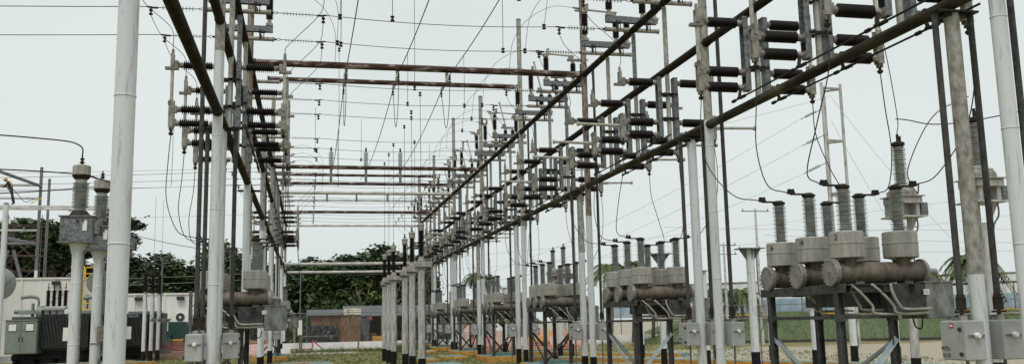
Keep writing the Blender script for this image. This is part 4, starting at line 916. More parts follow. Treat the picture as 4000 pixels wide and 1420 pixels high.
# ---------------------------------------------------------------- power transformers at the left
def transformer(x, y, label):
    t = empty('power_transformer', (x, y, 0), label, 'transformer', 'dark green power transformers'); KX = .62
    def rnd_(o, cx):
        for v in o.data.vertices: v.co.x = cx + (v.co.x - cx) / KX
    MB().box((0, 0, 1.5), (5.6, 2.4, 1.7), bev=.03).build('tank', 'radi', t)
    MB().box((0, 0, .35), (5.2, 2.2, .7)).build('base', 'dark', t)
    mb = MB()
    for k in range(34):
        mb.box((-.35 + k * .105, -1.55, 1.62), (.035, .66, 1.65))
    for z in (.95, 2.3): mb.cyl((-.45, -1.45, z), (3.25, -1.45, z), .07, n=8)
    rd = mb.build('radiator', 'radi', t)
    mb = MB(); mb.box((1.6, -1.895, 1.45), (.55, .02, .65)); mb.build('white_notice', 'label', rd)
    mb = MB(); mb.box((2.0, -1.9, 2.35), (.8, .02, .22)); pl = mb.build('nameplate', 'galv', rd)
    text_mesh('SPT-0022', .17, 'mark', pl, (2.0, -1.915, 2.35), (PI / 2, 0, 0))
    mb = MB(); mb.box((3.9, -1.0, 1.6), (.9, 1.6, 1.7)); 
    for k in range(8): mb.box((3.5 + k * .12, -1.85, 1.6), (.05, .1, 1.7))
    mb.build('side_radiator', 'radi', t)
    mb = MB(); mb.box((-1.6, -1.7, 1.35), (2.3, 1.0, 1.6), bev=.02); mb.box((-1.6, -1.7, 2.17), (2.4, 1.1, .05)); cb = mb.build('cabinet', 'trafo', t)
    for s in (-1, 1):
        d = MB().box((-1.6 + s * .57, -2.21, 1.35), (1.10, .02, 1.5), bev=.005).build('door', 'trafo', cb)
        MB().box((-1.6 + s * .62, -2.226, 1.82), (.62, .012, .40), bev=.004).build('window_frame', 'mark', d)
        MB().box((-1.6 + s * .62, -2.234, 1.82), (.54, .012, .32)).build('window_pane', 'label', d)
        MB().box((-1.6 + s * .12, -2.235, 1.25), (.05, .04, .24)).build('handle', 'mark', d)
    mb = MB(); mb.box((.35, -1.2, 2.75), (1.7, .7, .10), Matrix.Rotation(.15, 3, 'X'))
    for k in range(3): mb.box((-.15 + k * .5, -1.2, 2.55), (.32, .4, .34))
    mb.build('terminal_hood', 'box', t)
    for k in range(4):
        mb = MB(); sheds(mb, (-.5 + k * .42, -.4 + .05 * k, 2.75), (0, 0, 1), .92, .075, .13, 14, 12); bs = mb.build('bushing', 'brown', t); rnd_(bs, -.5 + k * .42)
        mb = MB(); mb.cyl((-.5 + k * .42, -.4 + .05 * k, 3.66), (-.5 + k * .42, -.4 + .05 * k, 4.05), .03, n=6); mb.box((-.5 + k * .42, -.4 + .05 * k, 3.8), (.2, .06, .04)); mb.build('terminal', 'clamp', bs)
    mb = MB(); mb.lathe((3.5, -.9, 4.0), (0, 1, 0), [(0, .02), (.005, .60), (.05, .62), (2.4, .62)], 28); cn = mb.build('conservator', 'trafo', t); rnd_(cn, 3.5)
    mb = MB(); mb.lathe((3.5, -.93, 4.0), (0, -1, 0), [(-.02, .20), (.02, .20), (.04, .16), (.06, .16)], 16); rnd_(mb.build('gauge_ring', 'casting', cn), 3.5)
    rnd_(MB().lathe((3.5, -.985, 4.0), (0, -1, 0), [(0, .08), (.02, .08)], 12).build('gauge_face', 'yellow', cn), 3.5)
    mb = MB(); mb.box((3.5, -.2, 3.0), (.9, .5, 1.1)); mb.path(spline([(3.5, -.95, 3.4), (3.5, -1.1, 3.0), (3.9, -1.1, 2.7), (4.4, -1.0, 2.6)], 5), .05, 8); mb.build('conservator_stand', 'trafo', t)
    mb = MB(); mb.cyl((-2.9, -.6, 2.6), (.4, -.6, 2.6), .10, n=8); mb.box((-1.6, -.8, 2.55), (1.5, .8, .16)); mb.cyl((-1.4, -.9, 2.3), (-1.4, -.9, 3.0), .12, n=8); mb.lathe((-.05 - .9, -1.2, 2.55), (1, 0, 0), [(0, .10), (.02, .32), (.45, .32), (.47, .1)], 16)
    mb.path(spline([(-2.4, -.7, 3.3), (-1.6, -.7, 3.35), (-1.1, -.7, 3.2), (-1.1, -.7, 2.7)], 5), .09, 8); mb.box((2.6, -.6, 2.52), (2.6, .6, .10)); mb.build('top_pipework', 'trafo', t)
    mb = MB(); mb.cyl((-2.7, -1, .35), (2.7, -1, .35), .15, n=8)
    for k in range(4): mb.cyl((-2.2 + k * 1.4, -1.1, .22), (-2.2 + k * 1.4, -.95, .22), .22, n=14)
    mb.build('wheels', 'dark', t)
    t.scale = (KX, 1, 1)
    return t
tr = transformer(-12.6, 51.6, 'big dark green transformer with pale green cabinet and lettered plate, at the far left')
tr2 = dup(tr, (-10.2, 54.0, 0), 'second dark green transformer seen between the big white pole and the thin posts')
for o_ in list(tr2.children):
    if o_.name.startswith('conservator'):
        for q_ in list(o_.children): bpy.data.objects.remove(q_)
        bpy.data.objects.remove(o_)
P('storage_cylinder', [('shell', 'trafo', lambda m: m.lathe((0, 0, 0), (0, 1, 0), [(0, .1), (.1, .75), (.3, .95), (5, .95), (5.2, .1)], 24)), ('saddle', 'steel', lambda m: m.box((0, 2.5, -2.2), (.3, 3, 3.0)))], 'pale grey round ended tank at the left edge behind the white pole', 'tank', None, (-17.3, 53, 4.35))

# ---------------------------------------------------------------- cream buildings
def building(x0, x1, y, z0, z1, dep, label, lamps, ac=None):
    t = empty('control_building', ((x0 + x1) / 2, y, 0), label, 'building', 'cream panel buildings'); w = x1 - x0
    MB().box((0, dep / 2, (z0 + z1) / 2), (w, dep, z1 - z0)).build('wall', 'wall', t)
    mb = MB(); mb.box((0, dep / 2, z1 + .03), (w + .15, dep + .15, .10)); mb.build('roof', 'wall', t)
    mb = MB(); x = -w / 2 + .9
    while x < w / 2: mb.box((x, -.03, (z0 + z1) / 2), (.09, .05, z1 - z0 - .02)); x += 1.75
    mb.build('panel_ribs', 'wall', t)
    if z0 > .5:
        mb = MB(); mb.box((0, dep / 2 + .3, z0 / 2), (w - .4, dep - .4, z0 - .02)); mb.build('undercroft_shade', 'dark', t)  # solid near-black block stands in for the shade under the raised floor
        mb = MB(); mb.box((0, -.02, z0 - .06), (w, .06, .12)); mb.build('sill_beam', 'steel', t)
    for lx in lamps:
        mb = MB(); mb.box((lx - (x0 + x1) / 2, -.18, z1 - .25), (.45, .25, .22), bev=.02); mb.box((lx - (x0 + x1) / 2, -.32, z1 - .27), (.36, .03, .12)); mb.build('wall_lamp', 'lamp', t)
    if ac:
        cx = ac[0] - (x0 + x1) / 2; mb = MB(); mb.box((cx, -.25, ac[1]), (.95, .40, .66), bev=.02); a = mb.build('air_conditioner', 'label', t)
        mb = MB(); mb.lathe((cx - .15, -.46, ac[1]), (0, -1, 0), [(0, .26), (.02, .26)], 20); f = mb.build('fan_grille', 'galvdark', a)
        mb = MB(); mb.lathe((cx - .15, -.485, ac[1]), (0, -1, 0), [(0, .07), (.01, .07)], 10); mb.build('fan_hub', 'label', f)
    return t
building(-21.0, -13.2, 60, 0, 4.70, 6, 'taller cream building behind the transformers at the left', [-14.7])
building(-13.1, -6.55, 61, 1.85, 3.72, 5, 'long low cream building raised over a dark gap, air conditioner on its wall', [-10.2, -7.75], (-7.55, 2.30))
t = empty('caged_ladder', (-12.6, 59.2, 0), 'yellow caged roof ladder between the two cream buildings', 'ladder')
mb = MB()
for x in (-.45, .45): mb.box((x, 0, 2.8), (.08, .08, 5.2))
z = .4
while z < 5.3: mb.box((0, 0, z), (.85, .05, .05)); z += .35
mb.build('ladder', 'yel', t)
mb = MB()
for z in (4.7, 5.35): mb.box((-.35, .6, z), (1.6, .06, .06)); mb.box((-1.15, .3, z), (.06, .7, .06))
for x in (-1.15, -.5, .45): mb.box((x, .6, 5.0), (.06, .06, .75))
mb.build('handrail', 'yel', t)
P('skip', [('bin', 'tealbin', lambda m: m.box((0, 0, .75), (1.6, 1.2, 1.0), bev=.04)), ('rim', 'tealbin', lambda m: m.box((0, 0, 1.27), (1.7, 1.3, .06)))], 'teal metal skip below the low cream building', 'skip', None, (-8.4, 56, 0))
P('green_cabinet', [('body', 'grn', lambda m: m.box((0, 0, 1.2), (.95, .8, 1.6), bev=.03)), ('yellow_stripe', 'yel', lambda m: m.box((0, -.405, .98), (.95, .012, .08))), ('sheet', 'label', lambda m: m.box((-.65, -.3, 1.75), (.7, .02, .55)))], 'dark green cabinet with a yellow stripe under the air conditioner', 'cabinet', None, (-7.3, 56.5, 0))
def tower(x, y, h, label):
    t = empty('lattice_mast', (x, y, 0), label, 'mast', None); mb = MB(); w = .32
    for a in ((-w, -w), (w, -w), (w, w), (-w, w)): mb.angle((*a, 0), (*a, h), .07, .012)
    z = 0; k = 0
    while z + .8 <= h:
        s = 1 if k % 2 else -1
        mb.beam((-w * s, -w, z), (w * s, -w, z + .8), .04, .04); mb.beam((-w, -w * s, z), (-w, w * s, z + .8), .04, .04); mb.beam((-w, -w, z), (w, -w, z), .04, .04); z += .8; k += 1
    mb.build('lattice', 'galv', t)
tower(-5.0, 45.0, 3.3, 'short galvanised lattice mast behind the left control boxes')
def flood(x, y, z, label, post=True):
    t = empty('floodlight_pole', (x, y, 0), label, 'floodlight', 'floodlights on slim posts')
    MB().cyl((0, 0, 0), (0, 0, z), .05, n=8).build('post', 'galv', t)
    mb = MB(); mb.box((0, 0, z), (.6, .06, .06)); mb.build('crossarm', 'galv', t)
    for s in (-1, 1): MB().box((s * .20, -.06, z + .09), (.20, .18, .10), Matrix.Rotation(.5, 3, 'X'), bev=.02).build('lamp_head', 'lamp', t)
flood(-7.9, 54.0, 5.4, 'twin floodlights on a slim post behind the three thin posts')
flood(-3.95, 50.0, 5.55, 'twin floodlights on a slim post left of the finned bushing')
P('slim_post', [('post', 'galv', lambda m: m.cyl((0, 0, 0), (0, 0, 5.2), .04, n=8)), ('foot_box', 'label', lambda m: m.box((0, -.1, 1.5), (.3, .2, 1.0)))], 'slim far post right of the left gantry', 'post', None, (-.55, 66.0, 0))

# ---------------------------------------------------------------- fences and low walls
def sheet(name, pts, z0, z1, m, parent, skew=0):
    me = bpy.data.meshes.new(name); vs = []; fs = []; uv = []; L = 0; prev = None; Ls = []
    for i, (x, y) in enumerate(pts):
        if prev: L += math.hypot(x - prev[0], y - prev[1])
        prev = (x, y); Ls.append(L); j = .05 * math.sin(i * 2.1) if skew else 0
        vs += [(x, y, z0), (x + j, y + j, z1 + (.07 * math.sin(i * 1.7) if skew else 0))]
    for i in range(len(pts) - 1): fs.append((2 * i, 2 * i + 2, 2 * i + 3, 2 * i + 1))
    me.from_pydata(vs, [], fs); ul = me.uv_layers.new(name='UVMap')
    for p in me.polygons:
        for li, vi in zip(p.loop_indices, p.vertices): ul.data[li].uv = (Ls[vi // 2], z1 - z0 if vi % 2 else 0)
    me.materials.append(M[m]); o = bpy.data.objects.new(name, me); COL.objects.link(o)
    if parent: o.parent = parent
    return o
def line(a, b, st):
    L = math.hypot(b[0] - a[0], b[1] - a[1]); n = max(1, int(L / st)); return [(a[0] + (b[0] - a[0]) * k / n, a[1] + (b[1] - a[1]) * k / n) for k in range(n + 1)]
def net_fence(a, b, z1, m, label):
    t = empty('plastic_fence', (0, 0, 0), label, 'fence', 'plastic mesh fences')
    sheet('mesh_panel', line(a, b, .8), .05, z1, m, t, 1); mb = MB()
    for x, y in line(a, b, 2.6): mb.cyl((x, y + .05, -.05), (x, y + .05, z1 + .15), .03, n=6)
    mb.build('stakes', 'wood', t)
net_fence((-13.5, 54.0), (-5.6, 52.8), .98, 'rnet', 'dark red plastic mesh fence in front of the cream buildings')
net_fence((-5.6, 52.8), (-1.9, 52.8), .95, 'onet', 'orange plastic mesh seen between the left gantry columns')
net_fence((8.9, 50.6), (15.3, 50.2), 1.12, 'onet', 'bright orange plastic mesh behind the far right breakers')
net_fence((8.4, 52.5), (12, 60), 1.5, 'onet', 'orange mesh running off behind the right gantry')
def chain_fence(a, b, z1, label, st=2.9, rail=True, diag=False):
    t = empty('chain_link_fence', (0, 0, 0), label, 'fence', 'chain link fences')
    sheet('wire_mesh', line(a, b, st), .1, z1 - .05, 'chain', t); 
    pts = line(a, b, st)
    for x, y in pts[:60]:
        mb = MB(); mb.cyl((x, y, -.05), (x, y, z1), .035, n=8); mb.cyl((x, y, z1), (x - .1, y - .22, z1 + .3), .025, n=6); mb.build('post', 'galv', t)
    mb = MB(); mb.cyl((*a, z1 - .05), (*b, z1 - .05), .026, n=6); mb.build('top_rail', 'galv', t)
    mb = MB(); d = V((b[0] - a[0], b[1] - a[1], 0)).normalized(); mb.beam((*a, .06), (*b, .06), .18, .22); mb.build('kerb', 'galvdark', t)
    if diag:
        mb = MB()
        for (x, y), (x2, y2) in list(zip(pts, pts[1:]))[::3]: mb.cyl((x, y, .3), (x2, y2, z1 - .15), .025, n=6)
        mb.build('diagonal_stay', 'galv', t)
chain_fence((-6, 68.5), (26.5, 68.5), 2.55, 'chain link fence in front of the sheds')
chain_fence((21.5, 54.5), (52.0, 43.2), 2.35, 'chain link fence in front of the green bank at the right', 3.0, diag=True)
P('low_wall', [('wall', 'conc', lambda m: m.box((0, 0, .22), (36, .25, .46)))], 'low white wall running across in front of the sheds', 'wall', None, (10, 66.4, 0))
P('low_wall', [('wall', 'conc', lambda m: m.box((0, 0, .14), (16, .6, .30)))], 'pale low wall behind the red mesh at the left', 'wall', None, (-9, 57.5, 0))
P('stake', [('post', 'wood', lambda m: m.cyl((0, 0, 0), (.03, 0, .85), .06, .045, n=7))], 'crooked wooden stake in the grass in front of the low white wall', 'stake', None, (2.9, 56, 0))
P('stake', [('post', 'rusty', lambda m: m.cyl((0, 0, 0), (0, 0, 1.0), .05, n=7)), ('rail', 'rusty', lambda m: m.cyl((0, 0, .95), (2.2, 0, .95), .03, n=6))], 'rusty post with a rail left of the low white wall', 'post', None, (-.4, 60, 0))
P('blue_pipe', [('pipe', 'bluepipe', lambda m: m.cyl((0, 0, .1), (2.6, .3, .1), .10, n=10))], 'bright blue pipe lying in front of the low white wall', 'pipe', None, (4.9, 61, 0))
P('red_pipe', [('hose', 'red', lambda m: m.path(spline([(0, 0, .7), (1.5, 0, .75), (2.5, 0, .6), (3.6, 0, .35)], 6), .05, 6))], 'dark red hose draped behind the mesh fence at the left', 'hose', None, (-9.8, 53.9, 0))
P('red_pipe', [('hose', 'red', lambda m: m.path(spline([(0, 0, .12), (1.4, 0, .12), (1.5, 0, .6), (2.1, 0, .15)], 6), .04, 6))], 'red pipe lying at the left end of the low white wall', 'hose', None, (-1.2, 63, 0))

# ---------------------------------------------------------------- sheds
def cloth(name, w, h, m, parent, loc, rot=0, amp=.06, nx=16, nz=8, seed=0):
    r = random.Random(seed); vs = []; fs = []
    for a in range(nz + 1):
        for b in range(nx + 1): vs.append((w * b / nx, amp * (math.sin(b * 1.3 + a * .5) + r.uniform(-.7, .7)), h * a / nz + r.uniform(-.02, .02)))
    for a in range(nz):
        for b in range(nx): i = a * (nx + 1) + b; fs.append((i, i + 1, i + nx + 2, i + nx + 1))
    n0 = len(vs); vs += [(x, y + .03, z) for x, y, z in vs]; fs += [tuple(reversed([q + n0 for q in f])) for f in fs]
    me = bpy.data.meshes.new(name); me.from_pydata(vs, [], fs); me.materials.append(M[m]); o = bpy.data.objects.new(name, me); COL.objects.link(o); o.location = loc; o.rotation_euler = (0, 0, rot)
    if parent: o.parent = parent
    return o
t = empty('cloth_shed', (0.2, 74, 0), 'shed hung with brown shade cloth and a torn black sheet', 'shed')
MB().box((1.9, 1.6, 1.2), (3.6, 2.8, 2.3)).build('frame', 'dark', t)
cloth('brown_curtain', 3.6, 2.35, 'burlap', t, (.0, -.02, .10), 0, .05, 18, 8, 1)
cloth('side_panel', 1.55, 2.45, 'burlap', t, (2.25, -.15, .05), -.05, .05, 8, 8, 2)
cloth('black_sheet', 2.4, 1.5, 'tarp', t, (-.3, -.35, .1), .05, .16, 12, 7, 3)
cloth('cream_flap', 1.35, .5, 'cream', t, (2.5, -.3, 2.40), .0, .03, 6, 4, 4)
mb = MB(); mb.box((1.2, 1.4, 2.62), (3.1, 3.4, .05), Matrix.Rotation(.14, 3, 'X')); mb.build('roof', 'greyt', t)
t = empty('workshop_shed', (3.9, 75.5, 0), 'long open shed under a sagging grey shade cloth roof', 'shed')
mb = MB(); mb.box((5.2, 1.8, 2.72), (12.6, 4.0, .06), Matrix.Rotation(.22, 3, 'X')); mb.build('roof', 'greyt', t)
mb = MB()
for x in (0, 1.9, 3.6, 5.6, 7.6, 9.6, 11.4): mb.box((x, 0, 1.15), (.16, .16, 2.3))
mb.build('timber_post', 'wood', t)
MB().box((5.2, 3.8, 1.2), (12.6, .1, 2.4)).build('back_wall', 'dark', t)
cloth('black_curtain', 3.8, 1.75, 'tarp', t, (5.9, -.1, .2), 0, .10, 14, 7, 5)
cloth('grey_side_cloth', 1.0, 2.2, 'greyt', t, (-.1, -.1, .15), 0, .06, 6, 7, 6)
mb = MB(); mb.box((2.6, .6, .9), (1.0, .4, .9)); mb.box((3.9, .8, .7), (.8, .5, .7)); mb.box((.9, 1, .5), (1.2, .5, .9)); mb.build('workbench', 'wood', t)
P('red_lamp', [('globe', 'red', lambda m: m.lathe((0, 0, 1.9), (0, 0, 1), [(0, .03), (.08, .10), (.25, .11), (.33, .04)], 10)), ('hook', 'clamp', lambda m: m.cyl((0, 0, 2.2), (0, 0, 2.5), .015, n=5))], 'small red lantern hanging under the shed roof', 'lantern', None, (4.9, 75.3, 0))
P('crate', [('box', 'yellow', lambda m: m.box((0, 0, .35), (.8, .6, .7), bev=.02))], 'yellow crate inside the open shed', 'crate', None, (5.4, 75.2, 0))
P('road_sign', [('post', 'wood', lambda m: m.cyl((0, 0, 0), (0, 0, 1.6), .09, n=8)), ('panel', 'galv', lambda m: m.box((0, -.1, 1.75), (.42, .03, .42), Matrix.Rotation(PI / 4, 3, 'Y')))], 'small diamond shaped grey panel on a post left of the cloth shed', 'sign', None, (-1.0, 73, 0))
def car(loc, rz, m, label):
    t = empty('parked_car', loc, label, 'car'); t.rotation_euler = (0, 0, rz)
    mb = MB()
    prof = [(-2.1, .35), (-2.1, .85), (-1.7, .95), (-1.2, 1.45), (.6, 1.48), (1.2, .98), (2.1, .85), (2.15, .4)]
    i = len(mb.v); n = len(prof)
    for y in (-.85, .85): mb.v += [(x, y * (.88 if z > 1.2 else 1), z) for x, z in prof]
    for k in range(n): q = (k + 1) % n; mb.f.append((i + k, i + q, i + n + q, i + n + k)); mb.sm.append(False)
    mb.f += [tuple(range(i, i + n)), tuple(reversed(range(i + n, i + 2 * n)))]; mb.sm += [False, False]; mb.build('body', m, t)
    mb = MB(); mb.box((-.3, 0, 1.2), (1.7, 1.62, .34)); mb.build('window', 'carg', t)
    for x in (-1.3, 1.35):
        for y in (-.8, .8): MB().cyl((x, y - .1, .33), (x, y + .1, .33), .33, n=16).build('wheel', 'mark', t)
car((13.6, 71.5, 0), .2, 'carw', 'white car parked beyond the chain link fence')
P('blue_drum', [('drum', 'bluepipe', lambda m: m.lathe((0, 0, 0), (0, 0, 1), [(0, .3), (.3, .31), (.6, .31), (.9, .3)], 16)), ('lid', 'label', lambda m: m.lathe((0, 0, .9), (0, 0, 1), [(0, .29), (.03, .29)], 16))], 'blue drum by the black curtain of the long shed', 'drum', None, (12.6, 70.5, 0))
P('blue_drum', [('drum', 'bluepipe', lambda m: m.lathe((0, 0, 0), (0, 0, 1), [(0, .3), (.3, .31), (.6, .31), (.9, .3)], 16)), ('lid', 'label', lambda m: m.lathe((0, 0, .9), (0, 0, 1), [(0, .29), (.03, .29)], 16))], 'second blue drum standing right behind the first', 'drum', None, (13.2, 71, 0))
# ---------------------------------------------------------------- terrain
mb = MB(); n = 60; S = 30.
def gh(x, y): return 0.
xs = [-600, -300, -150, -80, -40, -20, 0, 20, 40, 80, 150, 300, 600]; ys = [-60, -20, 0, 20, 40, 60, 80, 120, 200, 400, 900]
for y in ys:
    for x in xs: mb.v.append((x, y, 0))
w = len(xs)
for a in range(len(ys) - 1):
    for b in range(w - 1): i = a * w + b; mb.f.append((i, i + 1, i + w + 1, i + w)); mb.sm.append(False)
tag(mb.build('ground', 'ground'), 'grass with gravel patches covering the yard', None, None, 'structure')
M['slab'] = mat('pinkish_construction_ground', (.33, .25, .21), (.55, .50, .46), .9, scale=.8, bump=.2)
tag(MB().box((-10, 60.2, .003), (26, 11, .008)).build('paving', 'slab'), 'pale pinkish bare ground round the transformers', None, None, 'structure')
tag(MB().box((16, 63.5, .004), (60, 5.2, .010)).build('gravel_path', 'slab'), 'pale gravel strip before the low white wall', None, None, 'structure')
# grassy bank at the right
def bank():
    mb = MB(); a = V((20.5, 55.6, 0)); b = V((66, 38.6, 0)); d = (b - a).normalized(); nrm = V((-d.y, d.x, 0)); L = (b - a).length; r = random.Random(5)
    prof = [(-.2, -.02), (1.5, .10), (4, .55), (7, 1.05), (9.5, 1.25), (11, 1.28), (15, 1.70), (20, 1.85), (60, 1.9)]; nx = 50
    for i in range(nx + 1):
        for (t, z) in prof:
            p = a + d * (L * i / nx) + nrm * t; e = 0 if t < 0 else min(1, t / 4) * .12
            f = min(1, max(0, i / 5.)); mb.v.append((p.x, p.y, (z + r.uniform(-e, e)) * f))
    m = len(prof)
    for i in range(nx):
        for k in range(m - 1): q = i * m + k; mb.f.append((q, q + m, q + m + 1, q + 1)); mb.sm.append(True)
    o = mb.build('grass_bank', 'grassb'); tag(o, 'green grass bank rising beyond the chain link fence', None, None, 'structure')
    mb = MB(); mb.beam(a + d * 2 + nrm * 12.2 + V((0, 0, 1.46)), b + nrm * 12.2 + V((0, 0, 1.46)), 1.6, .10); tag(mb.build('path', 'slab'), 'pale path along the top of the bank', None, None, 'structure')
    t = empty('yellow_kerb', (0, 0, 0), 'broken yellow painted kerb along the top of the bank', 'kerb'); mb = MB()
    for k in range(16):
        if k % 4 != 3: mb.beam(a + d * (2 + k * 2.7) + nrm * 14.5 + V((0, 0, 1.74)), a + d * (4.5 + k * 2.7) + nrm * 14.5 + V((0, 0, 1.74)), .2, .16)
    mb.build('kerb_stones', 'yel', t)
    t = empty('boundary_wall', (0, 0, 0), 'long stained white wall with a weathered blue lower half at the right', 'wall')
    p0 = a - d * 3 + nrm * 21; p1 = b + nrm * 17
    MB().beam(p0 + V((0, 0, 2.35)), p1 + V((0, 0, 2.35)), .25, 1.3).build('blue_course', 'bluew', t)
    MB().beam(p0 + V((0, 0, 3.55)), p1 + V((0, 0, 3.9)), .22, 1.6).build('white_course', 'whitew', t)
    mb = MB(); mb.beam(p0 + V((0, 0, 4.3)), p1 + V((0, 0, 4.75)), .3, .12); mb.build('coping', 'rusty', t)
    t = empty('roof_trim_pipe', (0, 0, 0), 'dark rusty horizontal pipe running in front of the white wall', 'pipe')
    mb = MB(); mb.cyl(a - d * 3 + nrm * 14 + V((0, 0, 3.1)), b + nrm * 12 + V((0, 0, 4.15)), .09, n=8)
    for k in range(12): q = a + d * (-3 + k * 5.0) + nrm * (14 - .04 * k * 3); mb.cyl(q, q + V((0, 0, 3.1 + k * .085)), .05, n=6)
    mb.build('pipe', 'rusty', t)
bank()
# yellow digger half hidden behind the breakers
t = empty('digger', (14.8, 60, 0), 'yellow digger half hidden behind the breakers', 'digger'); t.scale = (.6, .6, .5)
MB().box((0, 0, 1.0), (2.2, 1.4, .7), bev=.05).build('body', 'yel', t); MB().box((-.3, 0, 1.8), (1.0, 1.1, 1.0), bev=.05).build('cab', 'carg', t)
mb = MB(); mb.beam((1, 0, 1.2), (2.4, 0, 2.3), .2, .25); mb.beam((2.4, 0, 2.3), (3.4, 0, .9), .18, .22); mb.box((3.4, 0, .6), (.5, .6, .5)); mb.build('arm', 'yel', t)
mb = MB(); mb.box((0, -.6, .35), (2.5, .4, .6), bev=.12); mb.box((0, .6, .35), (2.5, .4, .6), bev=.12); mb.build('track', 'mark', t)
# grass tufts (nobody could count them)
mb = MB(); r = random.Random(11)
def tuft(x, y, h, n=5):
    for _ in range(n):
        a = r.uniform(0, 2 * PI); dx, dy = math.cos(a), math.sin(a); w_ = .012; l = r.uniform(.3, 1) * h; b0 = (x + r.uniform(-.08, .08), y + r.uniform(-.08, .08))
        i = len(mb.v); mb.v += [(b0[0] - dy * w_, b0[1] + dx * w_, 0), (b0[0] + dy * w_, b0[1] - dx * w_, 0), (b0[0] + dx * l * .5, b0[1] + dy * l * .5, l)]; mb.f.append((i, i + 1, i + 2)); mb.sm.append(False)
for _ in range(9000):
    y = r.uniform(26, 62); x = r.uniform(-6 - y * .12, 9) if r.random() < .75 else r.uniform(8, 22)
    tuft(x, y, r.uniform(.05, .16))
BPROF = [(0, 0), (1.5, .10), (4, .55), (7, 1.05), (9.5, 1.25), (11, 1.28), (15, 1.70), (20, 1.85)]
for _ in range(9000):
    q = r.uniform(0, 48); t_ = r.uniform(0, 19); z_ = 0
    for (t0, z0), (t1, z1) in zip(BPROF, BPROF[1:]):
        if t0 <= t_ <= t1: z_ = z0 + (z1 - z0) * (t_ - t0) / (t1 - t0)
    i0 = len(mb.v); dd = V((45.5, -17, 0)).normalized(); p_ = V((20.5, 55.6, 0)) + dd * q + V((-dd.y, dd.x, 0)) * t_
    tuft(p_.x, p_.y, r.uniform(.15, .45), 4); z_ *= min(1, q / 4.9)
    for e in range(i0, len(mb.v)): mb.v[e] = (mb.v[e][0], mb.v[e][1], mb.v[e][2] + z_ - .02)
for _ in range(900): tuft(r.uniform(5.2, 6.8), r.uniform(53, 57), r.uniform(.3, .7))
for _ in range(900): tuft(r.uniform(-2.8, 7.5), r.uniform(57.5, 60.5), r.uniform(.15, .4))
tag(mb.build('grass', 'blade'), 'short tufts of grass', None, None, 'stuff')

# ---------------------------------------------------------------- trees
def crown_mesh(seed, m, lobes, leaf=.20, n=5200, droop=0.):
    r = random.Random(seed); mb = MB()
    tot = sum(l[3] * l[3] for l in lobes)
    for (cx, cy, cz, R, fl) in lobes:
        # each lobe is a set of twiggy clusters with gaps between
        ncl = max(9, int(70 * R * R / tot * len(lobes) / 2.2)); cl = []
        for _ in range(ncl):
            u = r.uniform(-1, 1); a = r.uniform(0, 2 * PI); q = math.sqrt(1 - u * u); rr = R * r.uniform(.62, 1.08)
            cl.append((cx + rr * q * math.cos(a), cy + rr * q * math.sin(a), cz + rr * u * fl, R * r.uniform(.16, .36)))
        k = int(n * R * R / tot)
        for _ in range(k):
            c = r.choice(cl); g = [max(-1.9, min(1.9, r.gauss(0, .62))) * c[3] for _ in range(3)]
            p = V((c[0] + g[0], c[1] + g[1], c[2] + g[2] * .6)); s = leaf * r.uniform(.6, 1.4)
            a = r.uniform(0, 2 * PI); t = r.uniform(-.9, .9); u = V((math.cos(a), math.sin(a), r.uniform(-.5, .5))).normalized(); v = u.cross(V((math.sin(t) * math.sin(a), -math.sin(t) * math.cos(a), math.cos(t)))).normalized()
            i = len(mb.v); mb.v += [tuple(p - u * s), tuple(p + v * s * .55), tuple(p + u * s), tuple(p - v * s * .55)]; mb.f.append((i, i + 1, i + 2, i + 3)); mb.sm.append(False)
    return mb.mesh('crown', m)
def trunk_mesh(seed, h, r0, branches):
    r = random.Random(seed); mb = MB()
    mb.path([(0, 0, -.2), (.05, 0, h * .25), (-.05, .05, h * .5), (.1, 0, h * .75)], r0, 7)
    for (bx, by, bz) in branches:
        z0 = h * r.uniform(.25, .55); mb.path([(0, 0, z0), (bx * .4, by * .4, z0 + (bz - z0) * .55), (bx * .8, by * .8, bz * .95), (bx, by, bz)], r0 * .42, 5)
        for _ in range(3):
            q = r.uniform(.4, .9); p = V((bx * q, by * q, z0 + (bz - z0) * q)); mb.path([p, p + V((r.uniform(-1, 1), r.uniform(-1, 1), r.uniform(.3, 1.2)))], r0 * .16, 4)
    return mb.mesh('trunk', 'bark')
def lobes(seed, n, w, z0, z1, R):
    r = random.Random(seed); out = []
    for i in range(n):
        z = r.uniform(z0, z1); q = math.sqrt(max(0., 1 - ((z - (z0 + z1) / 2) / ((z1 - z0) * .8)) ** 2)); out.append((r.uniform(-w, w) * q, r.uniform(-w, w) * .7 * q, z, R * r.uniform(.7, 1.3), .7))
    return out
KIND = []
for s, (nl, w_, z0, z1, R, mm, ll, nn) in enumerate([(14, 3.0, 2.0, 7.4, 1.9, 'leaf', .20, 26000), (12, 2.8, 2.3, 7.2, 1.9, 'leaf2', .20, 24000), (10, 4.0, 5.8, 7.9, 1.5, 'leaf', .19, 18000), (14, 3.4, 1.0, 6.8, 1.8, 'leaf', .21, 26000), (4, 1.3, 6.2, 7.0, .9, 'leaf', .2, 3600)]):
    lb = lobes(s + 20, nl, w_, z0, z1, R)
    KIND.append((crown_mesh(s + 40, mm, lb, ll, nn), trunk_mesh(s + 60, 7.2, .20, [(q[0] * .85, q[1] * .85, q[2]) for q in lb[:6]])))
DESC = ['dense dark rounded tree', 'fresh green loose tree', 'wide umbrella shaped tree with bare limbs', 'low dark bushy tree', 'small lone flat topped tree']
def tree(x, y, k, sc_, rz, where):
    t = empty('tree', (x, y, 0), DESC[k] + ' ' + where, 'tree', 'trees behind the yard'); t.scale = (sc_[0], sc_[0], sc_[1]); t.rotation_euler = (0, 0, rz)
    for nm, me in (('crown', KIND[k][0]), ('trunk', KIND[k][1])):
        o = bpy.data.objects.new(nm, me); COL.objects.link(o); o.parent = t
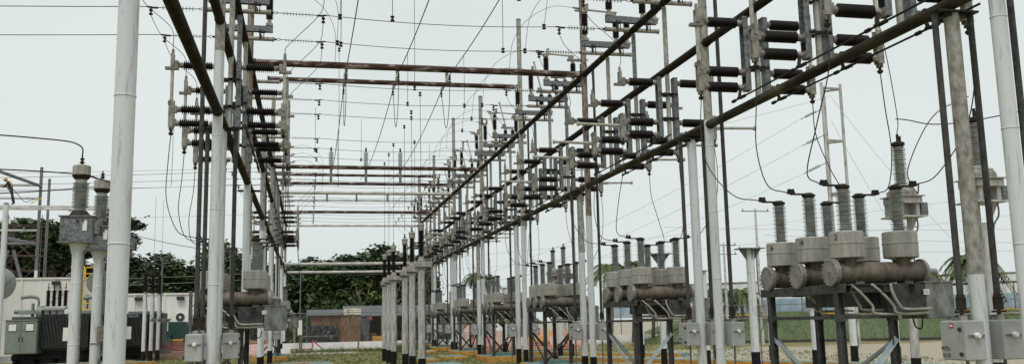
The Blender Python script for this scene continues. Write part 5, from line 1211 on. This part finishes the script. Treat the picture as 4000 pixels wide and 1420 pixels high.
TREES = [(-28.5, 92, 2, (1.5, 1.30), .3, 'at the left edge behind the scaffold'), (-23.2, 93, 2, (1.5, 1.32), 2.2, 'left of the white headed transformers'), (-26, 97, 3, (1.4, .95), 1, 'low behind the far left structure'),
         (-21.2, 96, 1, (1.1, 1.02), .9, 'behind the taller cream building'), (-18.4, 96, 3, (1.1, 1.05), 4., 'behind the yellow caged ladder'), (-16.0, 95, 0, (1.0, 1.03), 1.6, 'just right of the big white pole'),
         (-13.6, 96, 0, (.95, 1.0), 3.9, 'behind the three thin posts'), (-11.7, 95, 4, (.9, .98), 0, 'standing alone against the sky left of the left gantry'), (-13.0, 94, 3, (.85, .72), 2.6, 'low behind the long cream building'),
         (-9.6, 95, 3, (.9, .78), 5.1, 'low, just left of the left gantry'), (-7.0, 96, 0, (.95, 1.14), 2.9, 'behind the columns of the left gantry'), (-4.2, 97, 1, (.95, 1.02), .4, 'behind the stacked switches of the left gantry'),
         (-1.5, 95, 3, (1.0, .82), 3.3, 'right of the left gantry columns'), (1.2, 95, 0, (1.05, .98), 5.5, 'over the cloth shed'), (3.9, 96, 1, (1.05, 1.02), 1.2, 'over the cream flap of the shed'),
         (6.4, 95, 0, (1.0, 1.08), 4.4, 'behind the far arrester trio'), (8.9, 96, 1, (1.05, 1.13), 2.0, 'tall, between the two arrester trios'), (10.6, 94, 3, (.9, 1.08), .8, 'behind the near arrester trio'), (-3.0, 99, 0, (1.2, .95), 0.5, 'deep between the gantries on the left'), (4.8, 100, 3, (1.4, 1.15), 2.5, 'deep in the middle of the wood'),
         (17, 100, 3, (.8, .42), 1.5, 'very low beyond the far breakers'), (20.5, 98, 1, (.8, .40), 3.0, 'very low and far behind the fourth breaker')]
for i, a in enumerate(TREES): tree(*a)
# bare pale branches in front of the foliage
t = empty('dead_tree', (5.2, 91, 0), 'leafless pale branching tree in front of the dark wood', 'tree'); mb = MB(); r = random.Random(4)
mb.path([(0, 0, 0), (.1, 0, 2), (0, 0, 3.4)], .10, 6); mb.build('trunk', 'bark', t); mb = MB()
for a in range(11):
    s = r.uniform(-1, 1); p = [(0, 0, r.uniform(1.4, 3.2))]; 
    for k in range(3): q = p[-1]; p.append((q[0] + s * r.uniform(.5, .9), q[1] + r.uniform(-.2, .2), q[2] + r.uniform(.4, 1.0)))
    mb.path(p, .028, 4)
    for k in (1, 2): q = p[k]; mb.path([q, (q[0] + r.uniform(-.6, .6), q[1], q[2] + r.uniform(.5, 1.1))], .016, 4)
mb.build('branches', 'bark', t)
# shrubs as one leafy mass at the foot of the wood
mb = MB(); r = random.Random(9)
for _ in range(16000):
    x = r.uniform(-30, 13); b = 1.6 + 1.3 * math.sin(x * .7) + .8 * math.sin(x * 1.9); z = abs(r.gauss(0, .55)) * (2.2 + b * .5); y = 90 + r.uniform(-1, 2.5); s = r.uniform(.14, .32); a = r.uniform(0, PI)
    u = V((math.cos(a), math.sin(a) * .6, r.uniform(-.6, .6))) * s; v = V((r.uniform(-.3, .3), r.uniform(-.8, .2), r.uniform(.4, .9))).normalized() * s * .6; p = V((x, y, z))
    i = len(mb.v); mb.v += [tuple(p - u), tuple(p + v), tuple(p + u), tuple(p - v)]; mb.f.append((i, i + 1, i + 2, i + 3)); mb.sm.append(False)
tag(mb.build('undergrowth', 'leaf'), 'dark tangled undergrowth at the foot of the wood', None, None, 'stuff')
# palms
def palm(seed, h, nf, R, dry):
    r = random.Random(seed); fr = MB(); dr = MB()
    for k in range(nf):
        a = 2 * PI * k / nf * 2.4 + r.uniform(-.2, .2); up = r.uniform(-.15, 1.1); L = R * r.uniform(.8, 1.1); isdry = (up < .15 and r.random() < dry); m_ = dr if isdry else fr
        pts = []
        for q in range(9):
            t = q / 8; hx = L * t * (.95 - .25 * up * .5); z = L * (up * t * 1.0 - (1.15 + up * .4) * t * t * .95) * (.9 if not isdry else 1.2)
            pts.append(V((math.cos(a) * hx, math.sin(a) * hx, h + z)))
        m_.path(pts, .02, 4)
        for q in range(1, 9):
            for s_ in (-1, 1):
                for e in range(3):
                    p = pts[q - 1].lerp(pts[q], e / 3); d = (pts[q] - pts[q - 1]).normalized(); n_ = V((-math.sin(a), math.cos(a), 0)) * s_; l = R * .30 * (1 - .55 * (q / 8)) * r.uniform(.8, 1.1)
                    tip = p + n_ * l * .75 + d * l * .5 + V((0, 0, -l * r.uniform(.2, .6))); w_ = d * .035 * R
                    i = len(m_.v); m_.v += [tuple(p - w_), tuple(p + w_), tuple(tip)]; m_.f.append((i, i + 1, i + 2)); m_.sm.append(False)
    tr_ = MB(); tr_.path([(0, 0, -.1), (.1, 0, h * .4), (.05, 0, h * .8), (0, 0, h)], .13, 8)
    return fr, dr, tr_
def put_palm(x, y, h, R, k, rz, where):
    t = empty('palm_tree', (x, y, 0), where, 'palm tree', 'palms on the right'); fr, dr, _ = palm(int(x * 10) % 97, h, 24 if k == 0 else 20, R, (.3, .7)[k])
    fr.build('fronds', 'palm', t)
    if dr.v: dr.build('dry_fronds', 'palmdry', t)
    MB().path([(0, 0, -.1), (.15, 0, h * .4), (.05, 0, h * .8), (0, 0, h)], .14, 8).build('trunk', 'bark', t)
put_palm(14.6, 82, 5.7, 1.6, 0, 0, 'tall dark coconut palm at the far end behind the fifth breaker')
put_palm(16.3, 85, 5.6, 1.6, 0, 0, 'palm just right of the tall dark coconut palm')
put_palm(12.6, 90, 3.2, 1.6, 1, 0, 'short palm with orange dry leaves at the far end')
put_palm(11.6, 95, 3.6, 2.0, 0, 0, 'low palm left of the far breakers')
put_palm(20.2, 61, 5.2, 2.1, 1, 0, 'palm with yellowed leaves left of the second breaker bushings')
put_palm(22.0, 61.5, 5.3, 2.1, 1, 0, 'palm with yellowed leaves behind the second breaker bushings')
put_palm(24.0, 63, 5.0, 2.1, 0, 0, 'green palm behind the second breaker')
put_palm(31.4, 64, 3.4, 2.0, 0, 0, 'bushy palm behind the flared pedestal')
put_palm(28.6, 62, 3.4, 1.9, 0, 0, 'low palm beside the first main pole')
put_palm(46.6, 58, 5.3, 2.9, 0, 0, 'leafy palm right of the nearest breaker')
put_palm(42.6, 58, 4.4, 1.8, 0, 0, 'smaller palm peeping out behind the nearest breaker cans')
mb = None
# tall sign plate behind the drive tubes at the right
P('plate_sign', [('plate', 'moss2', lambda m: m.box((0, 0, 3.55), (.36, .04, .50))), ('post', 'galv', lambda m: m.cyl((-.1, .05, 0), (-.1, .05, 3.8), .03, n=8))], 'dark square plate on a post behind the drive tubes at the right', 'sign', None, (19.95, 24, 0))

# ---------------------------------------------------------------- world, sun, camera
SUN_EL, SUN_AZ = math.radians(58), math.radians(-160)     # azimuth from +Y clockwise: behind and left of the camera
w = bpy.data.worlds.new('World'); sc.world = w; w.use_nodes = True; nt = w.node_tree
bg = nt.nodes['Background']; sky = nt.nodes.new('ShaderNodeTexSky'); sky.sky_type = 'NISHITA'; sky.sun_disc = False
sky.sun_elevation = SUN_EL; sky.sun_rotation = SUN_AZ; sky.air_density = 1.; sky.dust_density = 6.
hs = nt.nodes.new('ShaderNodeHueSaturation'); hs.inputs['Saturation'].default_value = .15; nt.links.new(sky.outputs[0], hs.inputs['Color'])
tc = nt.nodes.new('ShaderNodeTexCoord'); mp = nt.nodes.new('ShaderNodeMapping'); mp.inputs['Scale'].default_value = (1, 1, 3); nt.links.new(tc.outputs['Generated'], mp.inputs[0])
ns = nt.nodes.new('ShaderNodeTexNoise'); ns.inputs['Scale'].default_value = 1.6; ns.inputs['Detail'].default_value = 3; nt.links.new(mp.outputs[0], ns.inputs['Vector'])
rp = nt.nodes.new('ShaderNodeValToRGB'); rp.color_ramp.elements[0].position = .3; rp.color_ramp.elements[1].position = .7
rp.color_ramp.elements[0].color = (.60, .662, .653, 1); rp.color_ramp.elements[1].color = (.70, .757, .745, 1); nt.links.new(ns.outputs['Fac'], rp.inputs[0])
ml = nt.nodes.new('ShaderNodeMix'); ml.data_type = 'RGBA'; ml.blend_type = 'MULTIPLY'; ml.inputs[0].default_value = 1; nt.links.new(rp.outputs[0], ml.inputs[6]); ml.inputs[7].default_value = (10, 10, 10, 1)
ml.clamp_result = False
mx = nt.nodes.new('ShaderNodeMix'); mx.data_type = 'RGBA'; mx.inputs[0].default_value = .94; nt.links.new(hs.outputs[0], mx.inputs[6]); nt.links.new(ml.outputs[2], mx.inputs[7])
nt.links.new(mx.outputs[2], bg.inputs['Color']); bg.inputs['Strength'].default_value = .1
sd = bpy.data.lights.new('sun', 'SUN'); sd.energy = 1.5; sd.angle = math.radians(25); sd.color = (1, .97, .92)
so = bpy.data.objects.new('sun', sd); COL.objects.link(so)
dv = V((math.sin(SUN_AZ) * math.cos(SUN_EL), math.cos(SUN_AZ) * math.cos(SUN_EL), math.sin(SUN_EL))); so.rotation_euler = dv.to_track_quat('Z', 'Y').to_euler()

cam = bpy.data.cameras.new('camera'); co = bpy.data.objects.new('camera', cam); COL.objects.link(co); sc.camera = co
cam.sensor_width = 36; cam.lens = 3606.8 / 4000 * 36; cam.clip_end = 3000; cam.clip_start = .1
yaw, pitch, roll = .218105, .149744, -.0212710
F = V((math.sin(yaw) * math.cos(pitch), math.cos(yaw) * math.cos(pitch), math.sin(pitch))); R0 = V((math.cos(yaw), -math.sin(yaw), 0)); U0 = R0.cross(F)
R1 = R0 * math.cos(roll) + U0 * math.sin(roll); U1 = -R0 * math.sin(roll) + U0 * math.cos(roll)
co.matrix_world = Matrix.Translation((0, 0, 1.6)) @ Matrix((R1, U1, -F)).transposed().to_4x4()
sc.view_settings.view_transform = 'Standard'; sc.view_settings.look = 'None'; sc.view_settings.exposure = .17; sc.view_settings.gamma = 1
sc.cycles.transparent_max_bounces = 24
